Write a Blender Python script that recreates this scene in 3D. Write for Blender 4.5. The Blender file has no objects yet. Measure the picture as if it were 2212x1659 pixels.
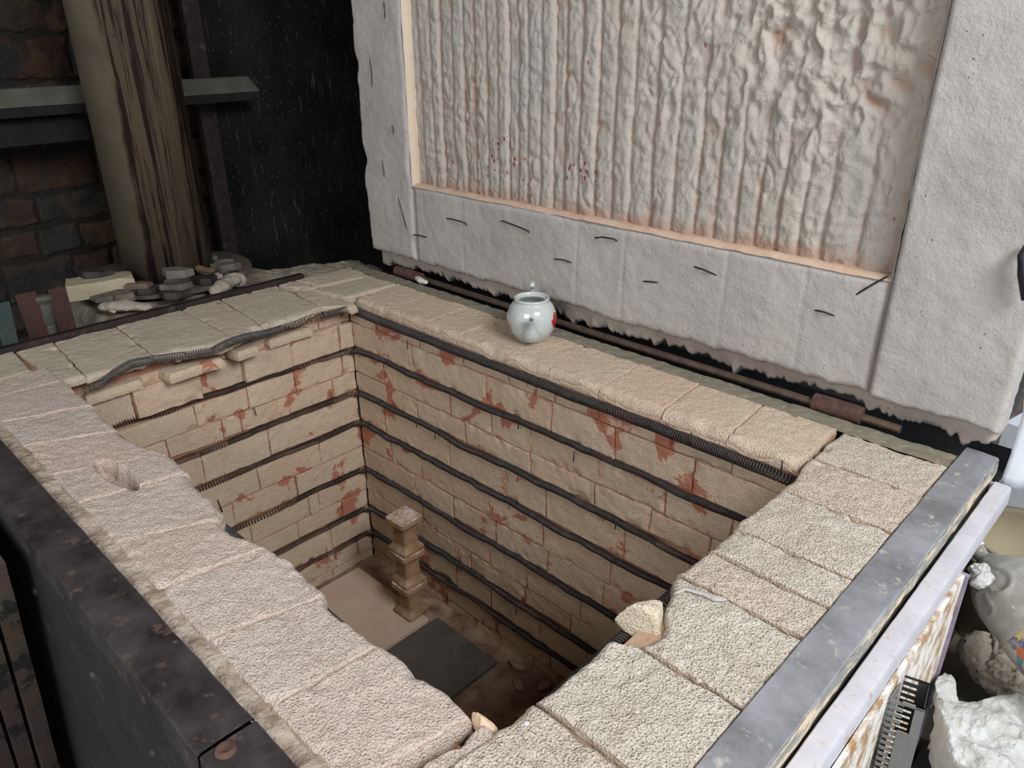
import bpy, math, random
import numpy as np
from mathutils import Matrix, Vector
sc = bpy.context.scene
# ------------------------------------------------------------------ camera
CAMPOS = np.array([2.2386, -1.4762, 0.8748])
RC = np.array([[0.7211227, 0.69277709, -0.00647776],
               [0.2891722, -0.30947424, -0.90587258],
               [-0.62957247, 0.65137209, -0.42350077]])   # rows: right, down, forward
FPX = 1659.8
cam = bpy.data.cameras.new('camera'); cam.sensor_width = 36.0; cam.lens = FPX / 2212 * 36.0
cam.clip_start = 0.02; cam.clip_end = 200
co = bpy.data.objects.new('camera', cam); sc.collection.objects.link(co)
M = Matrix.Identity(4)
for i in range(3):
    M[i][0] = RC[0][i]; M[i][1] = -RC[1][i]; M[i][2] = -RC[2][i]; M[i][3] = CAMPOS[i]
co.matrix_world = M
sc.camera = co
# ------------------------------------------------------------------ world, lights, exposure
w = bpy.data.worlds.new('world'); sc.world = w; w.use_nodes = True
bg = w.node_tree.nodes['Background']; bg.inputs[0].default_value = (0.80, 0.90, 1.0, 1); bg.inputs[1].default_value = 0.9
def area(name, loc, target, sx, sy, power, col):
    l = bpy.data.lights.new(name, 'AREA'); l.shape = 'RECTANGLE'; l.size = sx; l.size_y = sy
    l.energy = power; l.color = col
    o = bpy.data.objects.new(name, l); sc.collection.objects.link(o)
    o.location = loc
    o.rotation_euler = (Vector(target) - Vector(loc)).to_track_quat('-Z', 'Y').to_euler()
    return o
area('doorway_daylight', (4.0, -0.9, 2.5), (0.4, -0.45, -0.5), 1.5, 1.2, 150, (0.95, 0.98, 1.0))
area('lid_fill_lamp', (1.9, -3.4, 1.9), (0.9, 0.3, 0.3), 1.6, 1.0, 46, (1.0, 0.96, 0.90))  # added fill lamp that brightens the lid from the front
sc.view_settings.view_transform = 'Standard'; sc.view_settings.look = 'None'
sc.view_settings.exposure = -0.16; sc.view_settings.gamma = 1.0
sc.view_settings.use_curve_mapping = False
# ------------------------------------------------------------------ helpers
def on(u, v, ax, val):
    """where the line of sight of a spot in the photo meets the real plane it lies on"""
    d = RC.T @ np.array([(u - 1106) / FPX, (v - 829.5) / FPX, 1.0])
    t = (val - CAMPOS[ax]) / d[ax]
    return CAMPOS + t * d
def _hash(ix, iy, iz, seed):
    h = (ix.astype(np.uint64) * np.uint64(73856093)) ^ (iy.astype(np.uint64) * np.uint64(19349663)) ^ (iz.astype(np.uint64) * np.uint64(83492791)) ^ np.uint64(seed * 2654435761 % (1 << 32))
    h = (h ^ (h >> np.uint64(13))) * np.uint64(1274126177); h = h & np.uint64(0xffffffff)
    h = (h ^ (h >> np.uint64(16))) * np.uint64(2246822519); h = h & np.uint64(0xffffffff)
    return ((h ^ (h >> np.uint64(15))) & np.uint64(0xffffff)).astype(np.float64) / float(0xffffff)
def vn(P, s, seed=0):
    """value noise in -1..1, P (n,3), s = features per metre"""
    Q = np.asarray(P, float) * s + 1000.0
    I = np.floor(Q).astype(np.int64); F = Q - I; F = F * F * (3 - 2 * F)
    r = 0
    for dx in (0, 1):
        for dy in (0, 1):
            for dz in (0, 1):
                wgt = (F[..., 0] if dx else 1 - F[..., 0]) * (F[..., 1] if dy else 1 - F[..., 1]) * (F[..., 2] if dz else 1 - F[..., 2])
                r = r + wgt * _hash(I[..., 0] + dx, I[..., 1] + dy, I[..., 2] + dz, seed)
    return r * 2 - 1
def fbm(P, s, seed=0, oct=3):
    r = 0; a = 1.0; t = 0
    for k in range(oct):
        r = r + a * vn(P, s * 2 ** k, seed + k); t += a; a *= 0.5
    return r / t
def vec(a, n): return np.repeat(np.asarray(a, float)[None], n, 0)
class MB:
    def __init__(s): s.V = []; s.F = []; s.M = []; s.E = []; s.R = []; s.n = 0
    def add(s, V, F, mi=0, edge=None, rnd=0.0):
        V = np.asarray(V, float); s.V.append(V)
        for f in F: s.F.append([int(i) + s.n for i in f])
        s.M += [mi] * len(F); s.n += len(V)
        s.E.append(np.full(len(V), 0.5) if edge is None else edge); s.R.append(np.full(len(V), rnd))
    def grid(s, P, mi=0, edge=None, rnd=0.0, flip=False, closeu=False):
        nu, nv = P.shape[:2]
        idx = np.arange(nu * nv).reshape(nu, nv)
        a = idx[:-1, :-1].ravel(); b = idx[1:, :-1].ravel(); c = idx[1:, 1:].ravel(); d = idx[:-1, 1:].ravel()
        Q = np.stack([a, b, c, d], 1)
        if closeu:
            Q = np.concatenate([Q, np.stack([idx[-1, :-1], idx[0, :-1], idx[0, 1:], idx[-1, 1:]], 1)])
        if flip: Q = Q[:, ::-1]
        s.add(P.reshape(-1, 3), Q.tolist(), mi, None if edge is None else edge.ravel(), rnd)
    def box(s, x0, x1, y0, y1, z0, z1, mi=0, rnd=0.0, sub=None, amp=0.0, seed=0, rot=0, about=None):
        V = np.array([[x, y, z] for x in (x0, x1) for y in (y0, y1) for z in (z0, z1)], float)
        if rot:
            c = np.array(about if about is not None else [(x0 + x1) / 2, (y0 + y1) / 2, 0]); D = V - c
            V = V.copy(); V[:, 0] = c[0] + D[:, 0] * math.cos(rot) - D[:, 1] * math.sin(rot); V[:, 1] = c[1] + D[:, 0] * math.sin(rot) + D[:, 1] * math.cos(rot)
        F = [(0, 1, 3, 2), (4, 6, 7, 5), (0, 4, 5, 1), (2, 3, 7, 6), (0, 2, 6, 4), (1, 5, 7, 3)]
        s.add(V, F, mi, None, rnd)
    def tube(s, pts, r, nseg=8, mi=0, cap=True):
        pts = np.asarray(pts, float); n = len(pts)
        T = np.gradient(pts, axis=0); T /= (np.linalg.norm(T, axis=1)[:, None] + 1e-12)
        up = np.array([0, 0, 1.0]) if abs(T[0][2]) < 0.9 else np.array([1.0, 0, 0])
        N = np.cross(T, vec(up, n)); 
        for i in range(n):
            l = np.linalg.norm(N[i])
            N[i] = N[i] / l if l > 1e-3 else N[i - 1]
            if i and N[i] @ N[i - 1] < 0: N[i] = -N[i]
        B = np.cross(T, N)
        r = np.broadcast_to(np.asarray(r, float), (n,))
        a = np.arange(nseg) / nseg * 2 * math.pi
        P = pts[None] + r[None, :, None] * (np.cos(a)[:, None, None] * N[None] + np.sin(a)[:, None, None] * B[None])
        base = s.n
        s.grid(P, mi, closeu=True)
        if cap:
            s.add(np.zeros((0, 3)), [], mi)
            s.F.append([base + k * n for k in range(nseg)][::-1]); s.F.append([base + k * n + n - 1 for k in range(nseg)]); s.M += [mi, mi]
    def build(s, name, mats, parent=None, origin=None, smooth=True, sharp=None):
        V = np.concatenate(s.V); o = np.array(origin if origin is not None else (parent['_o'] if parent is not None else [0, 0, 0]), float)
        me = bpy.data.meshes.new(name); me.from_pydata((V - o).tolist(), [], s.F)
        if not isinstance(mats, (list, tuple)): mats = [mats]
        for m in mats: me.materials.append(m)
        me.polygons.foreach_set('material_index', s.M)
        me.polygons.foreach_set('use_smooth', [smooth] * len(s.F))
        at = me.attributes.new('edge', 'FLOAT', 'POINT'); at.data.foreach_set('value', np.concatenate(s.E).astype(np.float32))
        at = me.attributes.new('rnd', 'FLOAT', 'POINT'); at.data.foreach_set('value', np.concatenate(s.R).astype(np.float32))
        me.update()
        if sharp:
            me.set_sharp_from_angle(angle=math.radians(sharp))
        ob = bpy.data.objects.new(name, me); sc.collection.objects.link(ob)
        if parent is not None:
            ob.parent = parent; ob.location = (o - np.array(parent['_o'])).tolist()
        else: ob.location = o.tolist()
        ob['_o'] = o.tolist()
        return ob
def tag(o, label=None, cat=None, group=None, kind=None):
    if label: o['label'] = label
    if cat: o['category'] = cat
    if group: o['group'] = group
    if kind: o['kind'] = kind
    return o
def empty(name, loc, label, cat, group=None):
    o = bpy.data.objects.new(name, None); sc.collection.objects.link(o); o.location = loc; o.empty_display_size = 0.05
    o['_o'] = list(map(float, loc)); return tag(o, label, cat, group)
# ------------------------------------------------------------------ materials
class NT:
    def __init__(s, name, rough=0.9, spec=0.3):
        s.m = bpy.data.materials.new(name); s.m.use_nodes = True; s.t = s.m.node_tree; s.b = s.t.nodes['Principled BSDF']
        s.b.inputs['Roughness'].default_value = rough; s.b.inputs['Specular IOR Level'].default_value = spec
        s.tc = s.t.nodes.new('ShaderNodeTexCoord'); s.co = s.tc.outputs['Object']
    def n(s, t, **k):
        x = s.t.nodes.new(t)
        for a, v in k.items(): setattr(x, a, v)
        return x
    def l(s, a, b): s.t.links.new(a, b)
    def scaled(s, sx, sy, sz):
        m = s.n('ShaderNodeMapping'); m.inputs['Scale'].default_value = (sx, sy, sz); s.l(s.co, m.inputs[0]); return m.outputs[0]
    def noise(s, scale, detail=4, rough=0.55, vecs=None, dist=0.0):
        x = s.n('ShaderNodeTexNoise'); x.inputs['Scale'].default_value = scale; x.inputs['Detail'].default_value = detail
        x.inputs['Roughness'].default_value = rough; x.inputs['Distortion'].default_value = dist
        s.l(vecs if vecs is not None else s.co, x.inputs['Vector']); return x.outputs[0]
    def voro(s, scale, vecs=None, feature='F1', rand=1.0):
        x = s.n('ShaderNodeTexVoronoi', feature=feature); x.inputs['Scale'].default_value = scale; x.inputs['Randomness'].default_value = rand
        s.l(vecs if vecs is not None else s.co, x.inputs['Vector']); return x.outputs[0]
    def math(s, op, a, b=None, clamp=False):
        x = s.n('ShaderNodeMath', operation=op, use_clamp=clamp)
        for i, v in enumerate((a, b)):
            if v is None: continue
            if isinstance(v, (int, float)): x.inputs[i].default_value = v
            else: s.l(v, x.inputs[i])
        return x.outputs[0]
    def ramp(s, f, lo, hi):
        x = s.n('ShaderNodeMapRange'); x.inputs[1].default_value = lo; x.inputs[2].default_value = hi; x.clamp = True
        s.l(f, x.inputs[0]); return x.outputs[0]
    def mix(s, f, a, b, blend='MIX'):
        x = s.n('ShaderNodeMix', data_type='RGBA', blend_type=blend)
        if isinstance(f, (int, float)): x.inputs[0].default_value = f
        else: s.l(f, x.inputs[0])
        for i, v in ((6, a), (7, b)):
            if isinstance(v, tuple): x.inputs[i].default_value = (*v, 1)
            else: s.l(v, x.inputs[i])
        return x.outputs[2]
    def attr(s, name):
        x = s.n('ShaderNodeAttribute'); x.attribute_name = name; return x.outputs['Fac']
    def col(s, c):
        if isinstance(c, tuple): s.b.inputs['Base Color'].default_value = (*c, 1)
        else: s.l(c, s.b.inputs['Base Color'])
    def bump(s, layers):
        prev = None
        for h, dist, strength in layers:
            x = s.n('ShaderNodeBump'); x.inputs['Distance'].default_value = dist; x.inputs['Strength'].default_value = strength
            s.l(h, x.inputs['Height'])
            if prev is not None: s.l(prev, x.inputs['Normal'])
            prev = x.outputs[0]
        s.l(prev, s.b.inputs['Normal'])
def simple(name, c1, c2, scale=20, rough=0.8, bump=0.002, bscale=60, metal=0.0, spec=0.3, lo=0.35, hi=0.65):
    t = NT(name, rough, spec); f = t.ramp(t.noise(scale, 5), lo, hi); t.col(t.mix(f, c1, c2))
    if bump: t.bump([(t.noise(bscale, 4), bump, 0.8)])
    t.b.inputs['Metallic'].default_value = metal
    return t.m
def firebrick(name, base, dark, stain_thr, grit, edge_k=1.8, stain=(0.38, 0.13, 0.08), line=0.0011, warm=(0.62, 0.40, 0.28), lcol=None):
    t = NT(name, 0.95, 0.15)
    e = t.attr('edge'); r = t.attr('rnd')
    c = t.mix(t.ramp(t.noise(9, 5, 0.6), 0.3, 0.7), base, dark)
    c = t.mix(t.math('MULTIPLY', t.ramp(r, 0.5, 1.0), 0.30), c, warm)
    c = t.mix(t.math('MULTIPLY', t.ramp(t.voro(170), 0.02, 0.45), 0.30), tuple(x * 0.70 for x in dark), c) if False else c
    fine = t.noise(270, 2, 0.6)
    c = t.mix(t.math('MULTIPLY', t.ramp(fine, 0.50, 0.36), 0.55 * grit), c, (dark[0] * 0.55, dark[1] * 0.5, dark[2] * 0.42))
    big = t.noise(7, 5, 0.6, dist=0.4)
    m = t.math('SUBTRACT', t.math('SUBTRACT', big, stain_thr), t.math('MULTIPLY', e, edge_k))
    mk = t.math('MULTIPLY', m, 40.0, True)
    blush = t.math('MULTIPLY', t.math('ADD', m, 0.07), 6.0, True)
    c = t.mix(t.math('MULTIPLY', blush, 0.45), c, warm)
    c = t.mix(t.math('MULTIPLY', mk, 0.85), c, stain)
    ln = t.ramp(t.math('ADD', e, t.math('MULTIPLY', t.noise(60, 2), 0.003)), line + 0.0030, line + 0.0015)
    c = t.mix(t.math('MULTIPLY', ln, 0.7), c, lcol or stain)
    t.col(c)
    t.bump([(t.noise(45, 4, 0.6), 0.006, 0.5), (fine, 0.0034 * grit, 1.0), (t.voro(260), 0.0022 * grit, 0.8)])
    return t.m
M_rim_r = firebrick('rim_firebrick', (0.66, 0.60, 0.52), (0.56, 0.485, 0.40), 0.80, 1.25, 0.5, line=0.0002, lcol=(0.42, 0.27, 0.19))
M_rim_f = firebrick('rim_firebrick_pinkish', (0.61, 0.525, 0.47), (0.54, 0.44, 0.38), 0.70, 1.0, 0.8, line=0.0002, lcol=(0.42, 0.27, 0.19), warm=(0.66, 0.44, 0.37))
M_rim_b = firebrick('rim_firebrick_back', (0.62, 0.50, 0.38), (0.54, 0.42, 0.31), 0.70, 0.85, 1.2, line=0.0002, lcol=(0.42, 0.27, 0.19))
M_rim_l = firebrick('rim_firebrick_grey', (0.54, 0.46, 0.36), (0.47, 0.40, 0.32), 0.66, 0.75, 1.0, line=0.0002, lcol=(0.42, 0.27, 0.19))
M_wall = firebrick('chamber_firebrick', (0.60, 0.475, 0.35), (0.53, 0.405, 0.29), 0.578, 0.6, 1.6)
M_mortar = simple('red_mortar', (0.36, 0.13, 0.075), (0.42, 0.25, 0.16), 25, 0.95, 0.003, 120)
M_mortar_g = simple('pale_mortar', (0.42, 0.29, 0.20), (0.34, 0.20, 0.13), 25, 0.95, 0.003, 120)
M_crumb = simple('crumbly_fill', (0.46, 0.385, 0.32), (0.28, 0.20, 0.14), 26, 0.95, 0.008, 110, lo=0.38, hi=0.68)
def steel(name, a, b, c3, rough=0.55, metal=0.3, s=10):
    t = NT(name, rough, 0.4)
    c = t.mix(t.ramp(t.noise(s, 6, 0.65), 0.35, 0.65), a, b)
    c = t.mix(t.ramp(t.noise(s * 2.3, 6, 0.7), 0.58, 0.66), c, c3)
    t.col(c); t.b.inputs['Metallic'].default_value = metal
    t.bump([(t.noise(70, 5), 0.0015, 0.6)]); return t.m
M_st_dark = steel('dark_scorched_steel', (0.030, 0.023, 0.023), (0.085, 0.072, 0.074), (0.15, 0.105, 0.085), 0.45)
M_st_rail = steel('rusty_brown_rail', (0.014, 0.008, 0.007), (0.030, 0.018, 0.015), (0.06, 0.045, 0.036), 0.7)
M_st_grey = steel('grey_painted_steel', (0.17, 0.165, 0.168), (0.31, 0.31, 0.33), (0.48, 0.44, 0.39), 0.5, 0.1, 9)
M_st_lilac = steel('pale_lilac_steel', (0.46, 0.44, 0.47), (0.55, 0.53, 0.56), (0.46, 0.34, 0.26), 0.5, 0.0, 16)
M_st_green = steel('green_flaking_paint', (0.23, 0.19, 0.14), (0.17, 0.165, 0.12), (0.36, 0.31, 0.24), 0.8, 0.0, 22)
M_st_sheet = steel('dark_olive_sheet', (0.022, 0.022, 0.017), (0.032, 0.031, 0.026), (0.055, 0.055, 0.05), 0.5, 0.0, 5)
M_rust = simple('rusty_hinge', (0.13, 0.07, 0.05), (0.07, 0.035, 0.03), 40, 0.8, 0.003, 150)
M_rod = simple('brown_steel_rod', (0.14, 0.095, 0.07), (0.08, 0.055, 0.045), 30, 0.5, 0.0005, 150, 0.4)
M_black = simple('near_black', (0.006, 0.006, 0.007), (0.012, 0.011, 0.011), 20, 0.9)
M_coil = simple('heating_wire', (0.055, 0.050, 0.048), (0.085, 0.078, 0.075), 60, 0.5, 0.0, metal=0.5)
M_coil_l = simple('oxidised_wire', (0.11, 0.10, 0.095), (0.16, 0.15, 0.14), 60, 0.5, 0.0, metal=0.5)
M_staple = simple('black_wire', (0.018, 0.018, 0.022), (0.03, 0.03, 0.035), 60, 0.5, 0.0, metal=0.2)
# peeling timber packing strip
t = NT('peeling_board', 0.85)
wv = t.noise(16, 7, 0.75, t.scaled(2.5, 1.4, 1)); c = t.mix(t.ramp(wv, 0.42, 0.55), (0.40, 0.24, 0.12), (0.78, 0.74, 0.68)); t.col(c)
t.bump([(wv, 0.004, 0.8)]); M_peel = t.m
t = NT('peeling_strip', 0.8)
wv = t.noise(10, 6, 0.7, t.scaled(4, 1.2, 4)); c = t.mix(t.ramp(wv, 0.45, 0.56), (0.24, 0.24, 0.22), (0.66, 0.52, 0.36)); t.col(c)
t.bump([(wv, 0.003, 0.8)]); M_strip = t.m
# ceramic fibre
def fibre(name, a, b, speck=True, warm=None):
    t = NT(name, 0.95, 0.1)
    c = t.mix(t.ramp(t.noise(6, 4), 0.35, 0.65), a, b)
    if warm:
        c = t.mix(t.ramp(t.attr('edge'), 0.0, 1.0), warm, c)
    if speck:
        sp = t.voro(55); big = t.noise(9, 3)
        f = t.math('MULTIPLY', t.ramp(sp, 0.14, 0.09), t.ramp(big, 0.5, 0.62))
        c = t.mix(f, c, (0.20, 0.09, 0.06))
        f = t.math('MULTIPLY', t.ramp(t.voro(120), 0.15, 0.08), t.ramp(t.noise(14, 3, vecs=t.scaled(1.1, 1, 1.3)), 0.54, 0.66)); c = t.mix(f, c, (0.05, 0.035, 0.035))
    t.col(c)
    t.bump([(t.noise(26, 4, 0.6), 0.008, 0.45), (t.noise(120, 4, 0.7), 0.003, 0.7)])
    return t.m
M_fib = fibre('fibre_blanket', (0.47, 0.43, 0.40), (0.41, 0.378, 0.355))
M_fib_edge = fibre('fibre_ragged_edge', (0.44, 0.38, 0.33), (0.33, 0.27, 0.24))
M_fib_white = fibre('white_wool', (0.70, 0.70, 0.69), (0.60, 0.59, 0.56), False)
t = NT('white_wool_fibres', 0.95, 0.1); c = t.mix(t.ramp(t.noise(18, 5), .35, .65), (0.70, 0.70, 0.69), (0.58, 0.565, 0.53)); c = t.mix(t.math('MULTIPLY', t.ramp(t.voro(80), .10, .05), .7), c, (0.30, 0.22, 0.16)); t.col(c)
t.bump([(t.noise(40, 5, 0.7, dist=1.0), 0.012, 0.7), (t.noise(220, 4, 0.7), 0.003, 0.8)]); M_fib_white = t.m
M_fib_tan = fibre('tan_wool', (0.38, 0.33, 0.27), (0.28, 0.24, 0.19), False)
t = NT('fibre_lining', 0.9, 0.15)
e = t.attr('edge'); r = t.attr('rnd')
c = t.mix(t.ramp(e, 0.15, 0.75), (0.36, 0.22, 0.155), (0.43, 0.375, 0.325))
c = t.mix(t.ramp(t.noise(3.2, 3), 0.42, 0.62), c, t.mix(0.5, c, (0.38, 0.36, 0.335)))
c = t.mix(t.math('MULTIPLY', r, 0.9), c, (0.60, 0.37, 0.26))
sp = t.math('MULTIPLY', t.ramp(t.voro(60, t.scaled(1, 1, 0.6)), 0.30, 0.20), t.ramp(t.noise(4.5, 3), 0.60, 0.68)); c = t.mix(sp, c, (0.26, 0.06, 0.045))
t.col(c); t.bump([(t.noise(30, 4, 0.6, dist=1.2), 0.010, 0.5), (t.noise(110, 3), 0.002, 0.6)]); M_lin = t.m

# ------------------------------------------------------------------ brick builder
def brick(mb, quad, O, A, B, N, thick, r0=0.012, wig=0.003, rough=0.0012, res=0.005, seed=0, rnd=None, mi=0, gouges=(), inner=None, tilt=(0, 0), rise=0.0, chip=0.5, rj=None, ro=None, eadd=0.0):
    """quad: 4 in-plane corners (a,b); inner: optional function replacing b of the v=1 side by f(a) (or a by f(b) when a tuple)"""
    O, A, B, N = [np.asarray(x, float) for x in (O, A, B, N)]
    q = np.asarray(quad, float)
    wu = (np.linalg.norm(q[1] - q[0]) + np.linalg.norm(q[2] - q[3])) / 2; wv = (np.linalg.norm(q[3] - q[0]) + np.linalg.norm(q[2] - q[1])) / 2
    def ax(w):
        n = max(4, int(w / res)); u = np.linspace(0, 1, n + 1); ed = min(0.3, r0 / w)
        k = np.array([0.04, 0.12, 0.25, 0.45, 0.7]) * ed
        return np.unique(np.concatenate([u, k, 1 - k]).round(6))
    us, vs = ax(wu), ax(wv)
    U, Vv = np.meshgrid(us, vs, indexing='ij')
    P = (q[0] * ((1 - U) * (1 - Vv))[..., None] + q[1] * (U * (1 - Vv))[..., None] + q[2] * (U * Vv)[..., None] + q[3] * ((1 - U) * Vv)[..., None])
    if inner is not None:
        kind, f = inner
        if kind == 'b': 
            b1 = f(P[..., 0]); b0 = q[0][1] * (1 - U) + q[1][1] * U; P[..., 1] = b0 * (1 - Vv) + b1 * Vv
        else:
            a1 = f(P[..., 1]); a0 = q[0][0] * (1 - U) + q[1][0] * U; P[..., 0] = a0 * (1 - Vv) + a1 * Vv
    W3 = O + P[..., :1] * A + P[..., 1:] * B
    # wiggle the outline
    wg = wig * (fbm(W3 + seed * 7.3, 22, seed, 3)); wg2 = wig * (fbm(W3 + seed * 3.1 + 5, 22, seed + 9, 3))
    d = np.minimum(np.minimum(U, 1 - U) * wu, np.minimum(Vv, 1 - Vv) * wv)
    rr = r0 * (0.55 + 0.9 * np.clip(0.5 + 0.9 * fbm(W3, 16, seed + 31, 2), 0, 1))
    drop = 0
    for dd, sc_ in ((np.minimum(U, 1 - U) * wu, (rj if rj else r0) / r0), ((1 - Vv) * wv, 1.0), (Vv * wv, (ro if ro else r0) / r0)):
        x = np.clip(1 - dd / (rr * sc_), 0, 1); drop = np.maximum(drop, rr * sc_ * (1 - np.sqrt(np.clip(1 - x * x, 0, 1))))
    H = rise - drop + tilt[0] * (U - 0.5) + tilt[1] * (Vv - 0.5) + rough * 1.6 * fbm(W3, 60, seed + 3, 3) + 0.0025 * fbm(W3, 9, seed + 5, 2)
    ch = np.clip(fbm(W3, 28, seed + 77, 2) - 0.28, 0, 1) * np.clip(1 - d / 0.03, 0, 1) * 0.035 * chip; H = H - ch
    for (ga, gb, ra, rb, ang, dep) in gouges:
        da = P[..., 0] - ga; db = P[..., 1] - gb; c_, s_ = math.cos(ang), math.sin(ang)
        e2 = np.sqrt(((da * c_ + db * s_) / ra) ** 2 + ((-da * s_ + db * c_) / rb) ** 2) + 0.18 * fbm(W3, 40, 5, 2)
        H = H - dep * np.clip((1.0 - e2) / 0.25, 0, 1) ** 0.7
    P3 = W3 + wg[..., None] * A + wg2[..., None] * B + H[..., None] * N
    rnd = (seed * 0.61803) % 1.0 if rnd is None else rnd
    handed = np.dot(np.cross(A, B), N) > 0
    area2 = (q[1][0] - q[0][0]) * (q[3][1] - q[0][1]) - (q[1][1] - q[0][1]) * (q[3][0] - q[0][0])
    flip = handed != (area2 > 0)
    mb.grid(P3, mi, d + eadd, rnd, flip=flip)
    ring = np.concatenate([P3[:, 0], P3[-1, 1:], P3[::-1, -1][1:], P3[0, ::-1][1:-1]])
    hr = np.concatenate([H[:, 0], H[-1, 1:], H[::-1, -1][1:], H[0, ::-1][1:-1]])
    lev = []
    cen = ring.mean(0)
    ks = [0, 0.12, 0.35, 0.65, 1.0]
    for k in ks:
        R = ring - N * (np.clip(thick + hr, 0.002, 9) * k)[:, None]
        if 0 < k:
            nz = fbm(R, 40, seed + 13, 3)[:, None]
            R = R + (ring - cen) / (np.linalg.norm(ring - cen, axis=1)[:, None] + 1e-9) * (nz * 0.0025 * (1 if k < 1 else 0) + (0.0015 if 0 < k < 1 else 0))
        lev.append(R)
    S = np.stack(lev, 1)
    mb.grid(S, mi, np.zeros(S.shape[:2]) + 0.0025 + eadd, rnd, closeu=True, flip=flip)
def wall_bricks(mb, O, A, N, courses, joints, seed, mortar_mi=1, recess=0.012, over=None, **kw):
    """courses: list of (z_hi, z_lo); joints: list of lists of running positions incl. both ends"""
    random.seed(seed); k = seed * 100
    for (zh, zl), js in zip(courses, joints):
        for a0, a1 in zip(js[:-1], js[1:]):
            k += 1; g = 0.0008
            j = lambda: random.uniform(-0.002, 0.002)
            q = [(a0 + g + j(), zl + g + j()), (a1 - g + j(), zl + g + j()), (a1 - g + j(), zh - g + j()), (a0 + g + j(), zh - g + j())]
            brick(mb, q, O, A, (0, 0, 1), N, 0.02, seed=k, tilt=(random.uniform(-.002, .002), random.uniform(-.002, .002)), rise=random.uniform(-0.0015, 0.001) + (over or {}).get((courses.index((zh, zl)), round(a0, 3)), 0.0), **kw)
# ================================================================== SETTING
mb = MB(); mb.box(-3, 5, -4, 4, -1.42, -1.40)
M_floor = simple('dusty_concrete', (0.10, 0.09, 0.075), (0.16, 0.14, 0.12), 6, 0.95, 0.004, 40)
tag(mb.build('floor', M_floor, smooth=False), kind='structure')
mb = MB(); mb.box(-3, 3.3, -4, 4, 2.7, 2.75); M_ceil = simple('dark_ceiling', (0.05, 0.045, 0.04), (0.08, 0.07, 0.06), 4)
tag(mb.build('shading_ceiling', M_ceil, smooth=False), kind='structure')  # unseen, added so sky light enters only from the open sides
mb = MB(); mb.box(-3, 1.3, 1.7, 1.8, -1.4, 2.7)
tag(mb.build('wall_back', M_ceil, smooth=False), kind='structure')
# brick wall behind the flue; dim light there put into darkened brick colours
t = NT('shade_darkened_brick', 0.85)
r = t.attr('rnd'); c = t.mix(t.ramp(r, 0.2, 0.8), (0.036, 0.018, 0.012), (0.020, 0.020, 0.017))
c = t.mix(t.ramp(t.noise(4, 5, 0.6), 0.5, 0.62), c, (0.062, 0.038, 0.020))
c = t.mix(t.ramp(t.noise(7, 5, 0.6), 0.52, 0.6), c, (0.016, 0.014, 0.013))
c = t.mix(t.math('MULTIPLY', t.ramp(t.noise(22, 4, 0.6, t.scaled(1, 2.4, 1)), 0.66, 0.70), 0.4), c, (0.10, 0.09, 0.07)); t.col(c)
t.bump([(t.noise(18, 6, 0.65), 0.02, 0.8), (t.noise(90, 4), 0.004, 0.6)]); M_oldbrick = t.m
M_oldmortar = simple('shade_darkened_mortar', (0.012, 0.011, 0.009), (0.022, 0.019, 0.015), 8, 0.95, 0.008, 40)  # mortar colour darkened too, for the weak light on the wall
mb = MB(); mb.box(-1.45, -1.262, -3.2, 1.7, -1.4, 2.7, 1)
random.seed(4); z = -1.39; ci = 0
courses = []; joints = []
while z < 2.6:
    h = 0.125 if ci % 3 else 0.165; js = [-3.2]; 
    while js[-1] < 1.68: js.append(min(1.7, js[-1] + random.choice([0.16, 0.30, 0.34, 0.26])))
    courses.append((z + h, z + 0.012)); joints.append(js); z += h; ci += 1
wall_bricks(mb, (-1.25, 0, 0), (0, 1, 0), (1, 0, 0), courses, joints, 5, r0=0.022, wig=0.014, rough=0.005, res=0.02)
tag(mb.build('wall_left', [M_oldbrick, M_oldmortar]), kind='structure')

# ================================================================== KILN
KO = (0.83, -0.47, -1.40)
kiln = empty('kiln', KO, 'open top-loading electric kiln lined with cream firebrick and coiled wires, lid raised', 'kiln')
W, D = 1.70, 0.95
# ---- measured outlines of the chamber mouth (top plane)
def curve(px, key, val):
    P = sorted([tuple(on(u, v, 2, 0.0)[[key, val]]) for u, v in px]); a = np.array(P)
    return lambda s: np.interp(s, a[:, 0], a[:, 1])
f_front = curve([(150, 838), (190, 870), (242, 914), (268, 938), (310, 960), (345, 972), (375, 985), (400, 1010), (411, 1028), (425, 1045), (445, 1065), (470, 1092), (483, 1101), (474, 1125), (500, 1150), (545, 1165), (570, 1172), (595, 1184), (625, 1205), (660, 1240), (701, 1275), (700, 1300), (730, 1325), (760, 1350), (800, 1372), (835, 1395), (870, 1420), (900, 1450), (940, 1478), (960, 1490), (1005, 1528)], 0, 1)
f_right = curve([(1745, 988), (1722, 1022), (1687, 1053), (1640, 1095), (1600, 1122), (1582, 1140), (1548, 1172), (1545, 1178), (1500, 1205), (1462, 1232), (1453, 1250), (1451, 1285), (1437, 1300), (1433, 1318), (1438, 1345), (1422, 1372), (1400, 1384), (1374, 1393), (1312, 1383), (1296, 1397), (1240, 1445), (1190, 1490), (1137, 1518), (1133, 1524), (1105, 1555), (1066, 1572)], 1, 0)
f_left = curve([(190, 815), (250, 800), (300, 782), (335, 772), (400, 757), (480, 747), (490, 742), (540, 722), (567, 706), (600, 698), (664, 681), (700, 664), (740, 662), (765, 663)], 1, 0)
Z = (0, 0, 1); X = (1, 0, 0); Y = (0, 1, 0); NX = (-1, 0, 0); NY = (0, -1, 0)
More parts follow.
